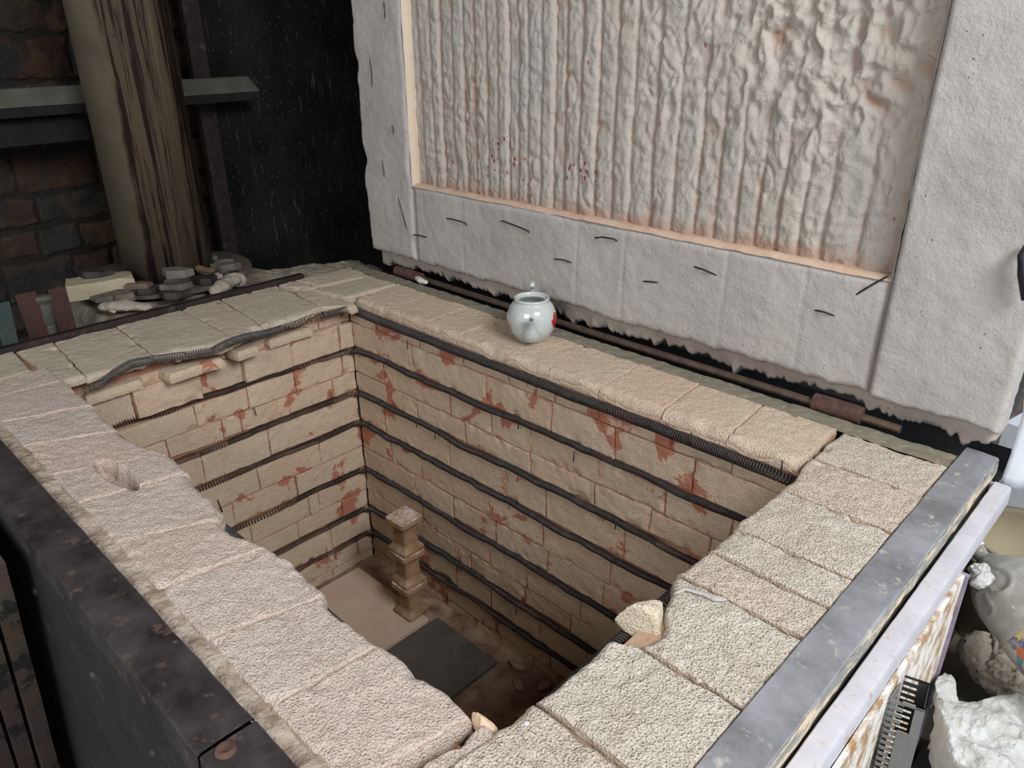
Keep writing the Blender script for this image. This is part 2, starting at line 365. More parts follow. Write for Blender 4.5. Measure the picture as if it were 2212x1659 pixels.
# ---- rims, one mesh a side
rim_t = 0.036
def build_rim_right():
    mb = MB(); js = [0.215, 0.055, -0.118, -0.306, -0.400, -0.498, -0.687, -0.878, -1.06, -1.165]
    for i, (a, b) in enumerate(zip(js[:-1], js[1:])):
        g = 0.0015 if i in (0, 3) else 0.004
        x0 = 1.69
        q = [(1.925, b + g), (1.925, a - g), (x0, a - g), (x0, b + g)]
        if i == 0: brick(mb, q, (0, 0, 0), X, Y, Z, 0.06, r0=0.012, wig=0.004, res=0.0035, seed=40, rough=0.0016)
        else: brick(mb, q, (0, 0, 0), X, Y, Z, 0.06, r0=0.016, wig=0.004, res=0.0035, seed=41 + i, rough=0.0020, rj=0.006, ro=0.006, inner=('a', f_right), rise=random.uniform(-.002, .002))
    mb.grid(np.array([[[1.72, -1.16, -0.014], [1.72, 0.21, -0.014]], [[1.925, -1.16, -0.014], [1.925, 0.21, -0.014]]]), 1, flip=False)
    return mb.build('brick_rim', [M_rim_r, M_mortar_g], kiln)
random.seed(1)
build_rim_right()
def build_rim_front():
    mb = MB()
    xs = [(-0.12, -0.10), (0.02, 0.0), (0.242, 0.171), (0.427, 0.345), (0.62, 0.53), (0.736, 0.692), (0.955, 0.882), (1.10, 1.07), (1.293, 1.243), (1.454, 1.437), (1.655, 1.628)]
    for i, ((a0, b0), (a1, b1)) in enumerate(zip(xs[:-1], xs[1:])):
        g = 0.0012; yo = -1.145
        q = [(b0 + g, yo), (b1 - g, yo), (a1 - g, -0.955), (a0 + g, -0.955)]
        if a0 < 0.1:
            brick(mb, q, (0, 0, 0), X, Y, Z, 0.06, r0=0.006, wig=0.003, res=0.005, seed=60 + i, rnd=0.1, chip=0.3)
            continue
        go = [(0.626, -1.046, 0.090, 0.024, 0.08, 0.042)] if i in (3, 4) else []
        brick(mb, q, (0, 0, 0), X, Y, Z, 0.06, r0=0.016, rj=0.0055, ro=0.008, wig=0.0030, res=0.0035, seed=60 + i, inner=('b', f_front), gouges=go, rough=0.0014, rise=random.uniform(-.0015, .0015))
    # crumbly bedding between the bricks and the steel edge
    us = np.arange(-0.3, 1.93, 0.004); vs = np.linspace(-1.176, -1.13, 13)
    U, V = np.meshgrid(us, vs, indexing='ij'); P = np.stack([U, V, np.zeros_like(U)], -1)
    P[..., 2] = -0.006 + 0.009 * fbm(P, 25, 3, 4) + 0.002 * fbm(P, 120, 8, 2)
    mb.grid(P, 1)
    # broken corner by the right rim
    for (q, s, h) in [([(1.672, -0.955), (1.665, -1.055), (1.715, -1.05), (1.728, -0.955)][::-1], 90, -0.004), ([(1.66, -1.062), (1.64, -1.14), (1.71, -1.15), (1.72, -1.058)][::-1], 91, -0.010)]:
        brick(mb, q, (0, 0, 0), X, Y, Z, 0.05, r0=0.010, wig=0.008, res=0.004, seed=s, rise=h, chip=1.6)
    mb.grid(np.array([[[-0.1, -1.145, -0.05], [-0.1, -0.985, -0.05]], [[1.9, -1.145, -0.05], [1.9, -0.985, -0.05]]]), 2, flip=True)
    return mb.build('brick_rim', [M_rim_f, M_crumb, M_mortar], kiln)
build_rim_front()
def build_rim_back():
    mb = MB()
    xs = [(0.033, 0.012), (0.206, 0.208), (0.405, 0.398), (0.562, 0.565), (0.775, 0.765), (0.945, 0.93), (1.121, 1.112), (1.318, 1.303), (1.503, 1.488), (1.682, 1.677)]
    for i, ((a0, b0), (a1, b1)) in enumerate(zip(xs[:-1], xs[1:])):
        g = 0.0012 if i < 6 else 0.002
        yi = lambda x: 0.012 - 0.0 * x
        q = [(b0 + g, 0.218), (b1 - g, 0.218), (a1 - g, yi(a1)), (a0 + g, yi(a0))]
        brick(mb, q, (0, 0, 0), X, Y, Z, rim_t, r0=0.026, rj=0.003, ro=0.005, wig=0.003, res=0.004, seed=120 + i, rough=0.0012, rise=random.uniform(-.002, .001), chip=0.25)
    mb.grid(np.array([[[0.0, 0.03, -0.012], [0.0, 0.215, -0.012]], [[1.68, 0.03, -0.012], [1.68, 0.215, -0.012]]]), 1, flip=True)
    return mb.build('brick_rim', [M_rim_b, M_mortar], kiln)
build_rim_back()
def build_rim_left():
    mb = MB()
    fl = lambda y: f_left(y) - 0.020
    ys = [(-0.955, -0.98), (-0.90, -0.873), (-0.705, -0.683), (-0.47, -0.47), (-0.359, -0.322), (-0.125, -0.10), (-0.02, -0.07)]
    lab = [0.3, 0.2, 0.1, 0.6, 0.2, 0.5]
    for i, ((a0, b0), (a1, b1)) in enumerate(zip(ys[:-1], ys[1:])):
        g = 0.0015 if i != 2 else 0.001
        if i == 5: b1 = -0.06
        q = [(-0.312, b0 + g), (-0.312, b1 - g), (0.01, a1 - g), (0.01, a0 + g)]
        if i == 5: q[0] = (-0.19, b0 + g); q[1] = (-0.19, b1)
        brick(mb, q, (0, 0, 0), X, Y, Z, 0.024, r0=0.020, rj=0.004, ro=0.005, wig=0.004, res=0.0045, seed=150 + i, rough=0.0010, inner=('a', fl), rnd=lab[i], rise=random.uniform(-.004, .002), chip=0.6)
    # back-left corner pieces
    brick(mb, [(-0.312, -0.09), (-0.195, -0.065), (-0.19, 0.0), (-0.312, -0.03)], (0, 0, 0), X, Y, Z, rim_t, r0=0.006, seed=170, res=0.005, rnd=0.2)
    brick(mb, [(-0.312, -0.022), (-0.192, 0.005), (-0.155, 0.218), (-0.3, 0.22)], (0, 0, 0), X, Y, Z, rim_t, r0=0.006, seed=171, res=0.005, rnd=0.1)
    brick(mb, [(-0.185, -0.055), (0.03, -0.01), (0.03, 0.02), (0.012, 0.217), (-0.15, 0.217)][:1] + [(0.0, -0.012), (0.012, 0.217), (-0.148, 0.217)], (0, 0, 0), X, Y, Z, rim_t, r0=0.018, seed=172, res=0.005, rnd=0.1, wig=0.005)
    brick(mb, [(-0.31, -1.145), (-0.11, -1.145), (-0.12, -0.99), (-0.31, -0.985)], (0, 0, 0), X, Y, Z, rim_t, r0=0.006, seed=173, res=0.006, rnd=0.1)
    mb.grid(np.array([[[-0.312, -1.1, -0.016], [-0.312, 0.215, -0.016]], [[-0.01, -1.1, -0.016], [-0.01, 0.215, -0.016]]]), 1, flip=True)
    return mb.build('brick_rim', [M_rim_l, M_mortar], kiln)
build_rim_left()
# ---- chamber walls
RZ = [-0.045, -0.199, -0.375, -0.504, -0.710, -0.890, -1.011]      # heights of the heating wires
GH = 0.0095                                                         # half groove
cs = [(-0.060, -0.092), (-0.092, RZ[1] + GH), (RZ[1] - GH, -0.290), (-0.290, RZ[2] + GH), (RZ[2] - GH, RZ[3] + GH), (RZ[3] - GH, -0.610), (-0.610, RZ[4] + GH),
      (RZ[4] - GH, -0.805), (-0.805, RZ[5] + GH), (RZ[5] - GH, RZ[6] + GH), (RZ[6] - GH, -1.095), (-1.095, -1.16)]
jb = [[0, .15, .39, .60, .80, .98, 1.13, 1.36, 1.53, W], [0, .344, .70, .965, 1.19, 1.432, W], [0, .174, .528, .72, .885, 1.14, 1.36, 1.55, W], [0, .184, .354, .60, .885, 1.13, 1.32, 1.5, W],
      [0, .161, .516, .78, .95, 1.241, 1.45, W], [0, .186, .357, .704, .94, 1.2, 1.43, W], [0, .311, .521, .732, .96, 1.18, 1.42, W], [0, .349, .698, .875, 1.10, 1.3, 1.5, W],
      [0, .20, .533, .60, .86, 1.06, 1.28, 1.48, W], [0, .25, .525, .70, .93, 1.13, 1.36, W], [0, .30, .46, .72, .98, 1.14, 1.4, W], [0, .45, .9, 1.3, W]]
jl = [[-D, -.787, -.50, -.30, -.13, 0], [-D, -.787, -.58, -.43, -.257, -.057, 0], [-D, -.61, -.43, -.25, -.052, 0], [-D, -.717, -.534, -.467, -.282, -.102, 0],
      [-D, -.62, -.38, 0], [-D, -.70, -.44, -.19, 0], [-D, -.549, -.30, 0], [-D, -.50, -.261, -.22, 0], [-D, -.60, -.32, -.12, 0], [-D, -.45, -.186, 0], [-D, -.40, -.18, -.07, 0], [-D, -.5, -.2, 0]]
def chamber_wall(name, O, A, N, L0, L1, joints, seed, res, over=None, extra=None):
    mb = MB()
    wall_bricks(mb, O, A, N, cs, joints, seed, r0=0.0040, wig=0.0022, rough=0.0012, res=res, chip=0.5, over=over)
    if extra: extra(mb)
    O_, A_, N_ = [np.array(v, float) for v in (O, A, N)]
    def bk(a, z, d): return O_ + A_ * a + np.array([0, 0, z]) + N_ * d
    mb.grid(np.array([[bk(L0, -1.2, -0.013), bk(L0, -0.03, -0.013)], [bk(L1, -1.2, -0.013), bk(L1, -0.03, -0.013)]]), 1)
    return mb.build(name, [M_wall, M_mortar], kiln)
chamber_wall('chamber_wall', (0, 0, 0), X, NY, 0, W, jb, 3, 0.007)
def flakes(mb):
    # spalled slabs of brick face sagging under the top wire
    for (y0, y1, xo, z_, sd) in [(-0.70, -0.50, 0.068, -0.058, 1), (-0.485, -0.385, 0.072, -0.052, 2), (-0.92, -0.74, 0.030, -0.062, 3), (-0.35, -0.16, 0.030, -0.060, 4)]:
        brick(mb, [(-0.02, y0), (-0.02, y1), (xo * 0.9, y1 - 0.015), (xo, y0 + 0.01)], (0, 0, z_), X, Y, Z, 0.030, r0=0.013, wig=0.006, res=0.006, seed=500 + sd, rnd=0.1, eadd=0.05)
chamber_wall('chamber_wall', (0, 0, 0), Y, X, -D, 0, jl, 7, 0.007, over={(1, -.787): 0.020, (1, -.58): -0.006, (1, -.43): 0.016, (1, -.257): 0.006, (1, -.057): 0.012, (1, -.95): 0.008, (2, -.95): 0.004}, extra=flakes)
rj = lambda L, s: [sorted(set([0.0] + [x for x in np.arange(0.12 + 0.11 * (i % 2), L - 0.08, 0.235)] + [L])) for i in range(12)]
chamber_wall('chamber_wall', (0, -0.975, 0), X, Y, 0, W, rj(W, 1), 11, 0.02)
chamber_wall('chamber_wall', (W + 0.012, -D, 0), Y, NX, 0, D, rj(D, 2), 13, 0.02)
# ---- chamber floor, rubble strip
M_pitfloor = simple('chamber_floor', (0.17, 0.095, 0.065), (0.36, 0.25, 0.17), 14, 0.95, 0.006, 60)
us = np.arange(0, W + 0.02, 0.01); vs = np.arange(-D - 0.02, 0.02, 0.01)
U, V = np.meshgrid(us, vs, indexing='ij'); P = np.stack([U, V, np.zeros_like(U) - 1.132], -1); P[..., 2] += 0.006 * fbm(P, 30, 2, 3) + np.clip(fbm(P, 14, 6, 2), 0, 1) * 0.018 * (P[..., 1] > -0.11)
mb = MB(); mb.grid(P); mb.build('chamber_floor', M_pitfloor, kiln)
# ---- heating elements: coiled wire lying in grooves round the four walls
def coil(mb, path, R, pitch, wire, mi=0, nper=10, ns=4, seed=0, stretch=None):
    path = np.asarray(path, float); seg = np.linalg.norm(np.diff(path, axis=0), axis=1); S = np.concatenate([[0], np.cumsum(seg)])
    s = [0.0]; ph = [0.0]
    rng = np.random.RandomState(seed); 
    ctr = np.cumsum(rng.uniform(0.04, 0.14, 200)); val = rng.choice([0.85, 0.9, 1.0, 1.15, 1.4, 1.0, 0.9], 200)
    L = S[-1]; ds = []
    x = 0.0; out = [(0.0, 0.0)]; p = 0.0
    while x < L:
        pt = pitch * np.interp(x, ctr, val)
        if stretch is not None: pt *= stretch(x)
        x += pt / nper; p += 2 * math.pi / nper; out.append((min(x, L), p))
    out = np.array(out); s = out[:, 0]; ph = out[:, 1]
    C = np.stack([np.interp(s, S, path[:, k]) for k in range(3)], 1)
    T = np.stack([np.interp(np.clip(s + 0.01, 0, L), S, path[:, k]) - np.interp(np.clip(s - 0.01, 0, L), S, path[:, k]) for k in range(3)], 1)
    T /= np.linalg.norm(T, axis=1)[:, None]
    Nn = np.cross(T, vec([0, 0, 1.0], len(T))); Nn /= np.linalg.norm(Nn, axis=1)[:, None]; B = np.cross(T, Nn)
    Q = C + R * (np.cos(ph)[:, None] * Nn + np.sin(ph)[:, None] * B)
    mb.tube(Q, wire, ns, mi, cap=False)
def row_path(z, off, seed, amp, z_left=None):
    pts = []
    def seg(p0, p1, n):
        for k in range(n): pts.append(np.array(p0) + (np.array(p1) - np.array(p0)) * k / n)
    a = off
    seg((W - a, -D + a, z), (W - a, -a, z), 20); seg((W - a, -a, z), (0.03, -a, z), 100); seg((0.03, -a, z), (a, -0.03, z), 3)
    seg((a, -0.03, z), (a, -D + 0.02, z), 30)
    seg((a, -D + 0.0, z), (W - a, -D - 0.0, z), 40)
    P = np.array(pts); P[:, 2] += amp * fbm(P, 5, seed, 3) + 0.25 * amp * vn(P, 24, seed + 4)
    return P
for i, z in enumerate(RZ):
    mb = MB(); big = i == 0
    if big:
        P = row_path(z, 0.004, 3, 0.004)
        # along the damaged left wall the top wire sags and wanders
        lft = [(705, 682), (725, 675), (747, 668)]
        Lp = [(180, 852), (215, 830), (250, 805), (283, 786), (330, 777), (400, 768), (462, 757), (490, 742), (530, 728), (567, 722), (600, 713), (640, 700), (670, 688), (700, 680), (725, 674), (752, 668)]
        LP = np.array([on(u, v, 2, -0.035 - 0.02 * (u < 300)) for u, v in Lp])[::-1]
        fx = lambda y: f_left(y) + 0.004
        for k_, (u_, v_) in enumerate(Lp[::-1]):
            x_ = 0.05
            for _ in range(6):
                q_ = on(u_, v_, 0, x_); x_ = float(fx(q_[1]))
            LP[k_] = on(u_, v_, 0, x_)
        LP[-1] = LP[-2] + np.array([0.0, -0.05, -0.004])
        n = 20 + 100
        Pr = P[:n]; Pf = P[n + 33:]
        def st(x): return 1.0
        coil(mb, Pr, 0.0125, 0.0062, 0.0020, 0, 12, 5, 1)
        L0 = LP[:, 1]
        coil(mb, LP, 0.0115, 0.0062, 0.0016, 1, 12, 5, 2, stretch=lambda x: 5.0 if 0.09 < x < 0.17 else (2.2 if 0.17 < x < 0.26 or x > 0.88 else 1.05))
        coil(mb, Pf + np.array([0, -0.012, 0]), 0.0125, 0.0062, 0.0020, 0, 12, 5, 4)
    else:
        P = row_path(z, 0.003, 20 + i, 0.012)
        n = 123
        coil(mb, P[:n], 0.0090, 0.0054, 0.0018, 0, 9, 4, i)
        coil(mb, P[n - 1:n + 30], 0.0098, 0.0060, 0.0014, 0, 10, 4, i + 9, stretch=lambda x: 1.0 + 0.5 * (math.sin(x * 9 + i) > 0.3))
        coil(mb, P[n + 30:], 0.0085, 0.012, 0.0018, 0, 8, 4, i)
    mb.build('heating_element', [M_coil, M_coil_l], kiln)
# pins that hold the wires
pins = [(500, 0), (1492, 940), (1690, 1008), (742, 662), (874, 703)]
def pin(x, y, z, dx, dy, dz, l=0.03):
    mb = MB(); mb.tube([(x, y, z), (x + dx * l * .5, y + dy * l * .5, z + dz * l * .5), (x + dx * l, y + dy * l, z + dz * l)], 0.0018, 6); mb.build('wire_pin', M_staple, kiln)
for u, v in [(1494, 934), (1690, 995), (774, 833), (796, 908), (740, 660), (880, 735), (1240, 975), (900, 905), (1120, 905), (1330, 1120), (1115, 1310), (940, 930)]:
    p = on(u, v, 1, -0.014); pin(p[0], p[1], p[2], 0.15, -0.2, -1)
for u, v in [(283, 782), (715, 848), (548, 880), (470, 1080)]:
    p = on(u, v, 0, 0.016) if u != 470 else on(u, v, 1, -0.93); pin(p[0], p[1], p[2], 0.1, 0.1, -1)
# ---- insulation body behind the brick (hidden core) and steel casing
mb = MB()
mb.box(-0.31, 0 - 0.02, -1.17, 0.21, -1.38, -0.038); mb.box(W + 0.03, 1.925, -1.17, 0.21, -1.38, -0.062)
mb.box(-0.02, W + 0.03, 0.02, 0.21, -1.38, -0.038); mb.box(-0.02, W + 0.03, -1.17, -0.995, -1.38, -0.062); mb.box(-0.02, W + 0.03, -0.995, 0.02, -1.38, -1.16)
mb.build('brick_backing', M_mortar_g, kiln, smooth=False)
mb = MB(); mb.box(-0.34, 1.995, -1.252, -1.246, -1.40, -0.02); o = mb.build('casing_panel', M_st_sheet, kiln, smooth=False)
for (x, z_) in [(0.62, -0.20), (0.93, -0.22), (1.2, -0.2)]:
    mb = MB(); a = np.linspace(0, 2 * math.pi, 13)[:-1]
    prof = [(0.0, 0.006), (0.007, 0.005), (0.011, 0.002), (0.012, 0.0)]
    P = np.array([[[x + r_ * math.cos(t_), -1.252 - h_, z_ + r_ * math.sin(t_)] for r_, h_ in prof] for t_ in a]); mb.grid(P, closeu=True); mb.build('casing_bolt', M_st_dark, kiln)
mb = MB(); mb.box(-0.345, -0.34, -1.25, 0.30, -1.40, -0.02); mb.build('casing_panel', M_st_sheet, kiln, smooth=False)
mb = MB(); mb.box(1.99, 1.996, -1.25, 0.30, -1.40, -0.04); mb.build('casing_panel', M_st_sheet, kiln, smooth=False)
mb = MB(); mb.box(-0.34, 1.99, 0.30, 0.305, -1.40, -0.03); mb.build('casing_panel', M_st_sheet, kiln, smooth=False)
def strip(mb, p0, p1, wdir, wdt, prof, n=160, amp=0.0012, mi=0, seed=0, zoff=0.0):
    """sweep profile [(across, z)] from p0 to p1"""
    p0, p1, wd = [np.array(v, float) for v in (p0, p1, wdir)]
    s = np.linspace(0, 1, n); pr = np.array(prof)
    C = p0[None] + (p1 - p0)[None] * s[:, None]
    P = C[:, None] + wd[None, None] * pr[None, :, :1] + np.array([0, 0, 1.0]) * pr[None, :, 1:]
    P = P + amp * np.stack([fbm(P, 25, seed + k, 3) for k in range(3)], -1)
    mb.grid(P, mi)
# front steel angle (top flange + outer leg)
mb = MB()
pr = [(0, -0.02), (0, 0.003), (0.002, 0.005), (0.040, 0.006), (0.078, 0.005), (0.082, 0.002), (0.083, -0.020), (0.084, -0.050), (0.080, -0.052), (0.078, -0.005)]
strip(mb, (-0.35, -1.174, 0), (1.443, -1.174, 0), (0, -1, 0), 0, pr, 260, 0.0014, seed=4)
strip(mb, (1.445, -1.172, -0.003), (2.0, -1.172, -0.003), (0, -1, 0), 0, pr, 90, 0.0014, seed=5)
mb.build('steel_angle', M_st_dark, kiln, sharp=40)
mb = MB(); P = []; bp = on(487, 1617, 2, 0.006)
for t_ in np.linspace(0, 2 * math.pi, 19)[:-1]: P.append([[bp[0] + r_ * math.cos(t_), bp[1] + r_ * math.sin(t_), 0.003 + h_] for r_, h_ in [(0.015, 0.0), (0.013, 0.004), (0.009, 0.006), (0.007, 0.003), (0.0, 0.003)]])
mb.grid(np.array(P), closeu=True); mb.build('casing_bolt', M_rust, kiln)
# left rail
mb = MB(); strip(mb, (-0.314, -1.25, 0), (-0.314, 0.02, 0), (-1, 0, 0), 0, [(0, -0.02), (0, 0.010), (0.003, 0.014), (0.026, 0.014), (0.030, 0.010), (0.031, -0.06)][::-1], 160, 0.0012, seed=7)
mb.build('steel_rail', M_st_rail, kiln, sharp=40)
# right: scorched flange, peeling edge strip, paler lower flange
mb = MB(); strip(mb, (1.926, -1.255, 0), (1.926, 0.322, 0), (1, 0, 0), 0, [(0, -0.02), (0, 0.002), (0.002, 0.004), (0.035, 0.003), (0.066, 0.002), (0.069, -0.001)], 260, 0.0012, seed=9)
mb.build('steel_angle', M_st_grey, kiln, sharp=40)
mb = MB(); strip(mb, (1.995, -1.255, 0), (1.995, 0.318, 0), (1, 0, 0), 0, [(0, 0.0), (0.001, -0.015), (0.001, -0.036), (-0.002, -0.05)], 260, 0.0022, seed=10)
mb.build('edge_strip', M_strip, kiln, sharp=40)
mb = MB(); strip(mb, (1.998, -1.255, -0.042), (2.002, 0.290, -0.042), (1, 0, 0), 0, [(0, -0.02), (0, 0.000), (0.002, 0.002), (0.028, 0.002), (0.033, 0.0), (0.035, -0.004), (0.036, -0.04), (0.030, -0.042)], 260, 0.0008, seed=11)
mb.box(1.996, 2.036, 0.286, 0.290, -0.085, -0.042)
mb.build('lower_flange', M_st_lilac, kiln, sharp=40)
# back ledge with flaking green paint
us = np.arange(-0.30, 1.935, 0.005); vs = np.linspace(0.214, 0.284, 15); U, V = np.meshgrid(us, vs, indexing='ij'); P = np.stack([U, V, np.zeros_like(U)], -1)
P[..., 2] = -0.004 + 0.003 * fbm(P, 40, 5, 3) - 0.020 * (V > 0.281); mb = MB(); mb.grid(P); mb.build('back_ledge', M_st_green, kiln)
mb = MB(); mb.box(-0.30, 1.995, 0.284, 0.55, -0.10, -0.075); mb.build('gap_shade_plate', M_black, kiln, smooth=False)  # black plate standing in for the shaded gap under the lid
mb = MB(); mb.tube([(0.03, 0.302, 0.008), (0.9, 0.302, 0.006), (1.79, 0.302, 0.006)], 0.0105, 14); mb.build('hinge_rod', M_rod, kiln, sharp=50)
for x0, x1, rr in [(-0.10, 0.045, 0.019), (1.58, 1.70, 0.022)]:
    mb = MB(); xs = np.linspace(x0, x1, 30); a = np.linspace(0, 2 * math.pi, 25)[:-1]
    P = np.array([[[x, 0.302 + rr * math.cos(t_), 0.010 + rr * math.sin(t_)] for x in xs] for t_ in a]); P += 0.0012 * fbm(P, 60, 8, 3)[..., None]
    b = mb.n; mb.grid(P, closeu=True); mb.add(np.zeros((0, 3)), [])
    mb.F += [[b + k * 30 for k in range(24)], [b + k * 30 + 29 for k in range(24)][::-1]]; mb.M += [0, 0]
    mb.build('hinge_barrel', M_rust, kiln, sharp=50)
# ================================================================== LID (raised, hinged at the back)
LY = 0.30; LZ0, LZ1 = 0.070, 1.50; LX0, LX1 = -0.262, 1.985; OX0, OX1, OZ0 = 0.022, 1.705, 0.352
mb = MB(); mb.box(LX0 + 0.02, LX1 - 0.01, 0.425, 0.50, 0.055, LZ1 - 0.01); lid = mb.build('lid', M_st_sheet, kiln, smooth=False)
# border of blanket strips
def slab(name, x0, x1, z0, z1, seed, res=0.006, bot=None, yfun=None, mat=None, edge_r=0.022, thick=0.06, warm_top=False, rightcut=None, leftcut=None):
    us = np.linspace(0, 1, max(6, int((x1 - x0) / res))); vs = np.linspace(0, 1, max(6, int((z1 - z0) / res)))
    U, V = np.meshgrid(us, vs, indexing='ij')
    Xc = x0 + (x1 - x0) * U; Zc = z0 + (z1 - z0) * V
    if bot is not None: zb = bot(Xc); Zc = zb + (z1 - zb) * V
    P = np.stack([Xc, np.zeros_like(Xc), Zc], -1)
    if leftcut: P[..., 0] += (1 - U) * 0.018 * fbm(P * np.array([0.3, 1, 1]), 12, seed + 3, 4) 
    if rightcut: P[..., 0] += U * 0.010 * fbm(P * np.array([0.3, 1, 1]), 14, seed + 4, 4)
    dx = np.minimum(Xc - x0, x1 - Xc); dz = np.minimum(Zc - z0 if bot is None else Zc - bot(Xc), z1 - Zc)
    d = np.minimum(dx, dz); rr = edge_r
    x = np.clip(1 - d / rr, 0, 1); drop = rr * (1 - np.sqrt(np.clip(1 - x * x, 0, 1)))
    P[..., 1] = LY + drop - 0.005 * fbm(P, 6, seed, 2) - 0.0016 * fbm(P, 40, seed + 1, 3)
    if yfun is not None: P[..., 1] += yfun(P)
    mb = MB(); mb.grid(P, 0)
    ring = np.concatenate([P[:, 0], P[-1, 1:], P[::-1, -1][1:], P[0, ::-1][1:-1]])
    S = np.stack([ring + np.array([0, thick * k, 0]) for k in (0, 0.3, 0.6, 1.0)], 1); S[:, 1:, :] += 0.002 * fbm(S[:, 1:, :], 60, seed, 2)[..., None]
    mb.grid(S, 0, closeu=True)
    return mb.build(name, mat or M_fib, lid)
seams = [on(1000, 500, 1, LY)[0], on(1245, 560, 1, LY)[0], on(1345, 590, 1, LY)[0], on(1560, 640, 1, LY)[0], on(1730, 680, 1, LY)[0]]
def ysm(P):
    r = 0
    for k, s in enumerate(seams): r = r + 0.0022 * np.exp(-((P[..., 0] - s - 0.004 * vn(P, 9, k)) / 0.0030) ** 2)
    return r
b0 = lambda x: 0.066 + 0.009 * fbm(np.stack([x, x * 0, x * 0], -1), 14, 3, 3) + 0.003 * fbm(np.stack([x, x * 0, x * 0], -1), 90, 8, 2)
slab('fibre_border', OX0 + 0.004, OX1 - 0.003, 0, OZ0, 5, bot=b0, yfun=ysm)
slab('fibre_border', LX0, OX0, 0, LZ1, 6, bot=b0, leftcut=True, rightcut=True, yfun=lambda P: 0.012 * fbm(P, 4, 9, 2))
slab('fibre_border', OX1, LX1, 0, LZ1, 7, bot=b0, leftcut=False, yfun=lambda P: -0.006 + 0.010 * fbm(P, 4, 12, 3), edge_r=0.012)
# ragged lower layer peeping out below
def b1(x):
    q = np.stack([x, x * 0, x * 0], -1); return 0.026 + 0.018 * fbm(q, 9, 21, 2) - 0.016 * np.abs(vn(q, 24, 22)) + 0.016 * fbm(q, 80, 23, 3)
slab('ragged_layer', LX0 + 0.03, LX1 - 0.01, 0, 0.14, 31, bot=b1, mat=M_fib_edge, res=0.0035, yfun=lambda P: 0.034 + 0.012 * np.clip(1 - (P[..., 2] - 0.02) / 0.05, 0, 1) * np.abs(vn(P * np.array([1, 1, 0.2]), 17, 5)) - 0.008, edge_r=0.016, thick=0.05)
# folded lining of the lid, recessed behind the border
us = np.arange(OX0 - 0.01, OX1 + 0.02, 0.0042); vs = np.arange(OZ0 - 0.02, LZ1, 0.0045); U, V = np.meshgrid(us, vs, indexing='ij')
P = np.stack([U, np.zeros_like(U), V], -1)
rng = np.random.RandomState(5); vl = [0.02]
while vl[-1] < 1.75: vl.append(vl[-1] + rng.uniform(0.038, 0.062) * (1.0 + 0.35 * (vl[-1] > 0.75)))
vl = np.array(vl)
xw = U + 0.006 * fbm(P * np.array([0.6, 1, 1.0]), 7, 4, 2)
i = np.clip(np.searchsorted(vl, xw) - 1, 0, len(vl) - 2); f = (xw - vl[i]) / (vl[i + 1] - vl[i]); f = np.clip(f, 0, 1)
ridge = 1 - np.abs(2 * f - 1) ** 5.0
offs = np.array([rng.uniform(-0.004, 0.006) for _ in vl])[i]
mess = np.clip((U - 0.85) / 0.45, 0, 1) * np.clip((V - 0.50 - 0.18 * (1.5 - U)) / 0.22, 0, 1)
q1 = P + 0.05 * np.stack([fbm(P, 6, 41, 2), 0 * U, fbm(P, 6, 42, 2)], -1)
w1 = 1 - np.abs(fbm(q1 * np.array([1, 1, 0.75]), 15, 43, 3)) * 2.6
w2 = 1 - np.abs(vn(q1 * np.array([1.0, 1, 0.8]), 34, 45)) * 2.0
q2 = P + 0.018 * np.stack([fbm(P, 16, 51, 2), 0 * U, fbm(P, 16, 52, 2)], -1)
w3 = 1 - np.abs(fbm(q2 * np.array([1.0, 1, 0.7]), 42, 47, 2)) * 3.0
H = (0.0125 * ridge + offs) * (1 - 0.75 * mess) + (0.0030 + 0.010 * mess) * w1 + 0.0022 * w2 + 0.0022 * w3 * (1 + mess) + 0.008 * mess * fbm(P * np.array([1.3, 1, 0.7]), 6, 46, 2)
# oval dimples pressed by the folds
rng = np.random.RandomState(11)
for _ in range(46):
    cx, cz = rng.uniform(0.05, 1.6), rng.uniform(0.42, 1.3); ra, rb, th = rng.uniform(0.012, 0.03), rng.uniform(0.03, 0.055), rng.uniform(-0.5, 0.5)
    da = (U - cx) * math.cos(th) + (V - cz) * math.sin(th); db = -(U - cx) * math.sin(th) + (V - cz) * math.cos(th)
    e2 = np.sqrt((da / ra) ** 2 + (db / rb) ** 2); H = H - 0.0045 * np.exp(-((e2 - 1) / 0.14) ** 2) + 0.002 * np.clip(1 - e2, 0, 1)
P[..., 1] = LY + 0.048 - H * 0.85
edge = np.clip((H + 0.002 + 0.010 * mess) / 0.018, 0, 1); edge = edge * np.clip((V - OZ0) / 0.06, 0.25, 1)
mb = MB(); mb.grid(P, 0, edge)
mb.build('fibre_lining', M_lin, lid)
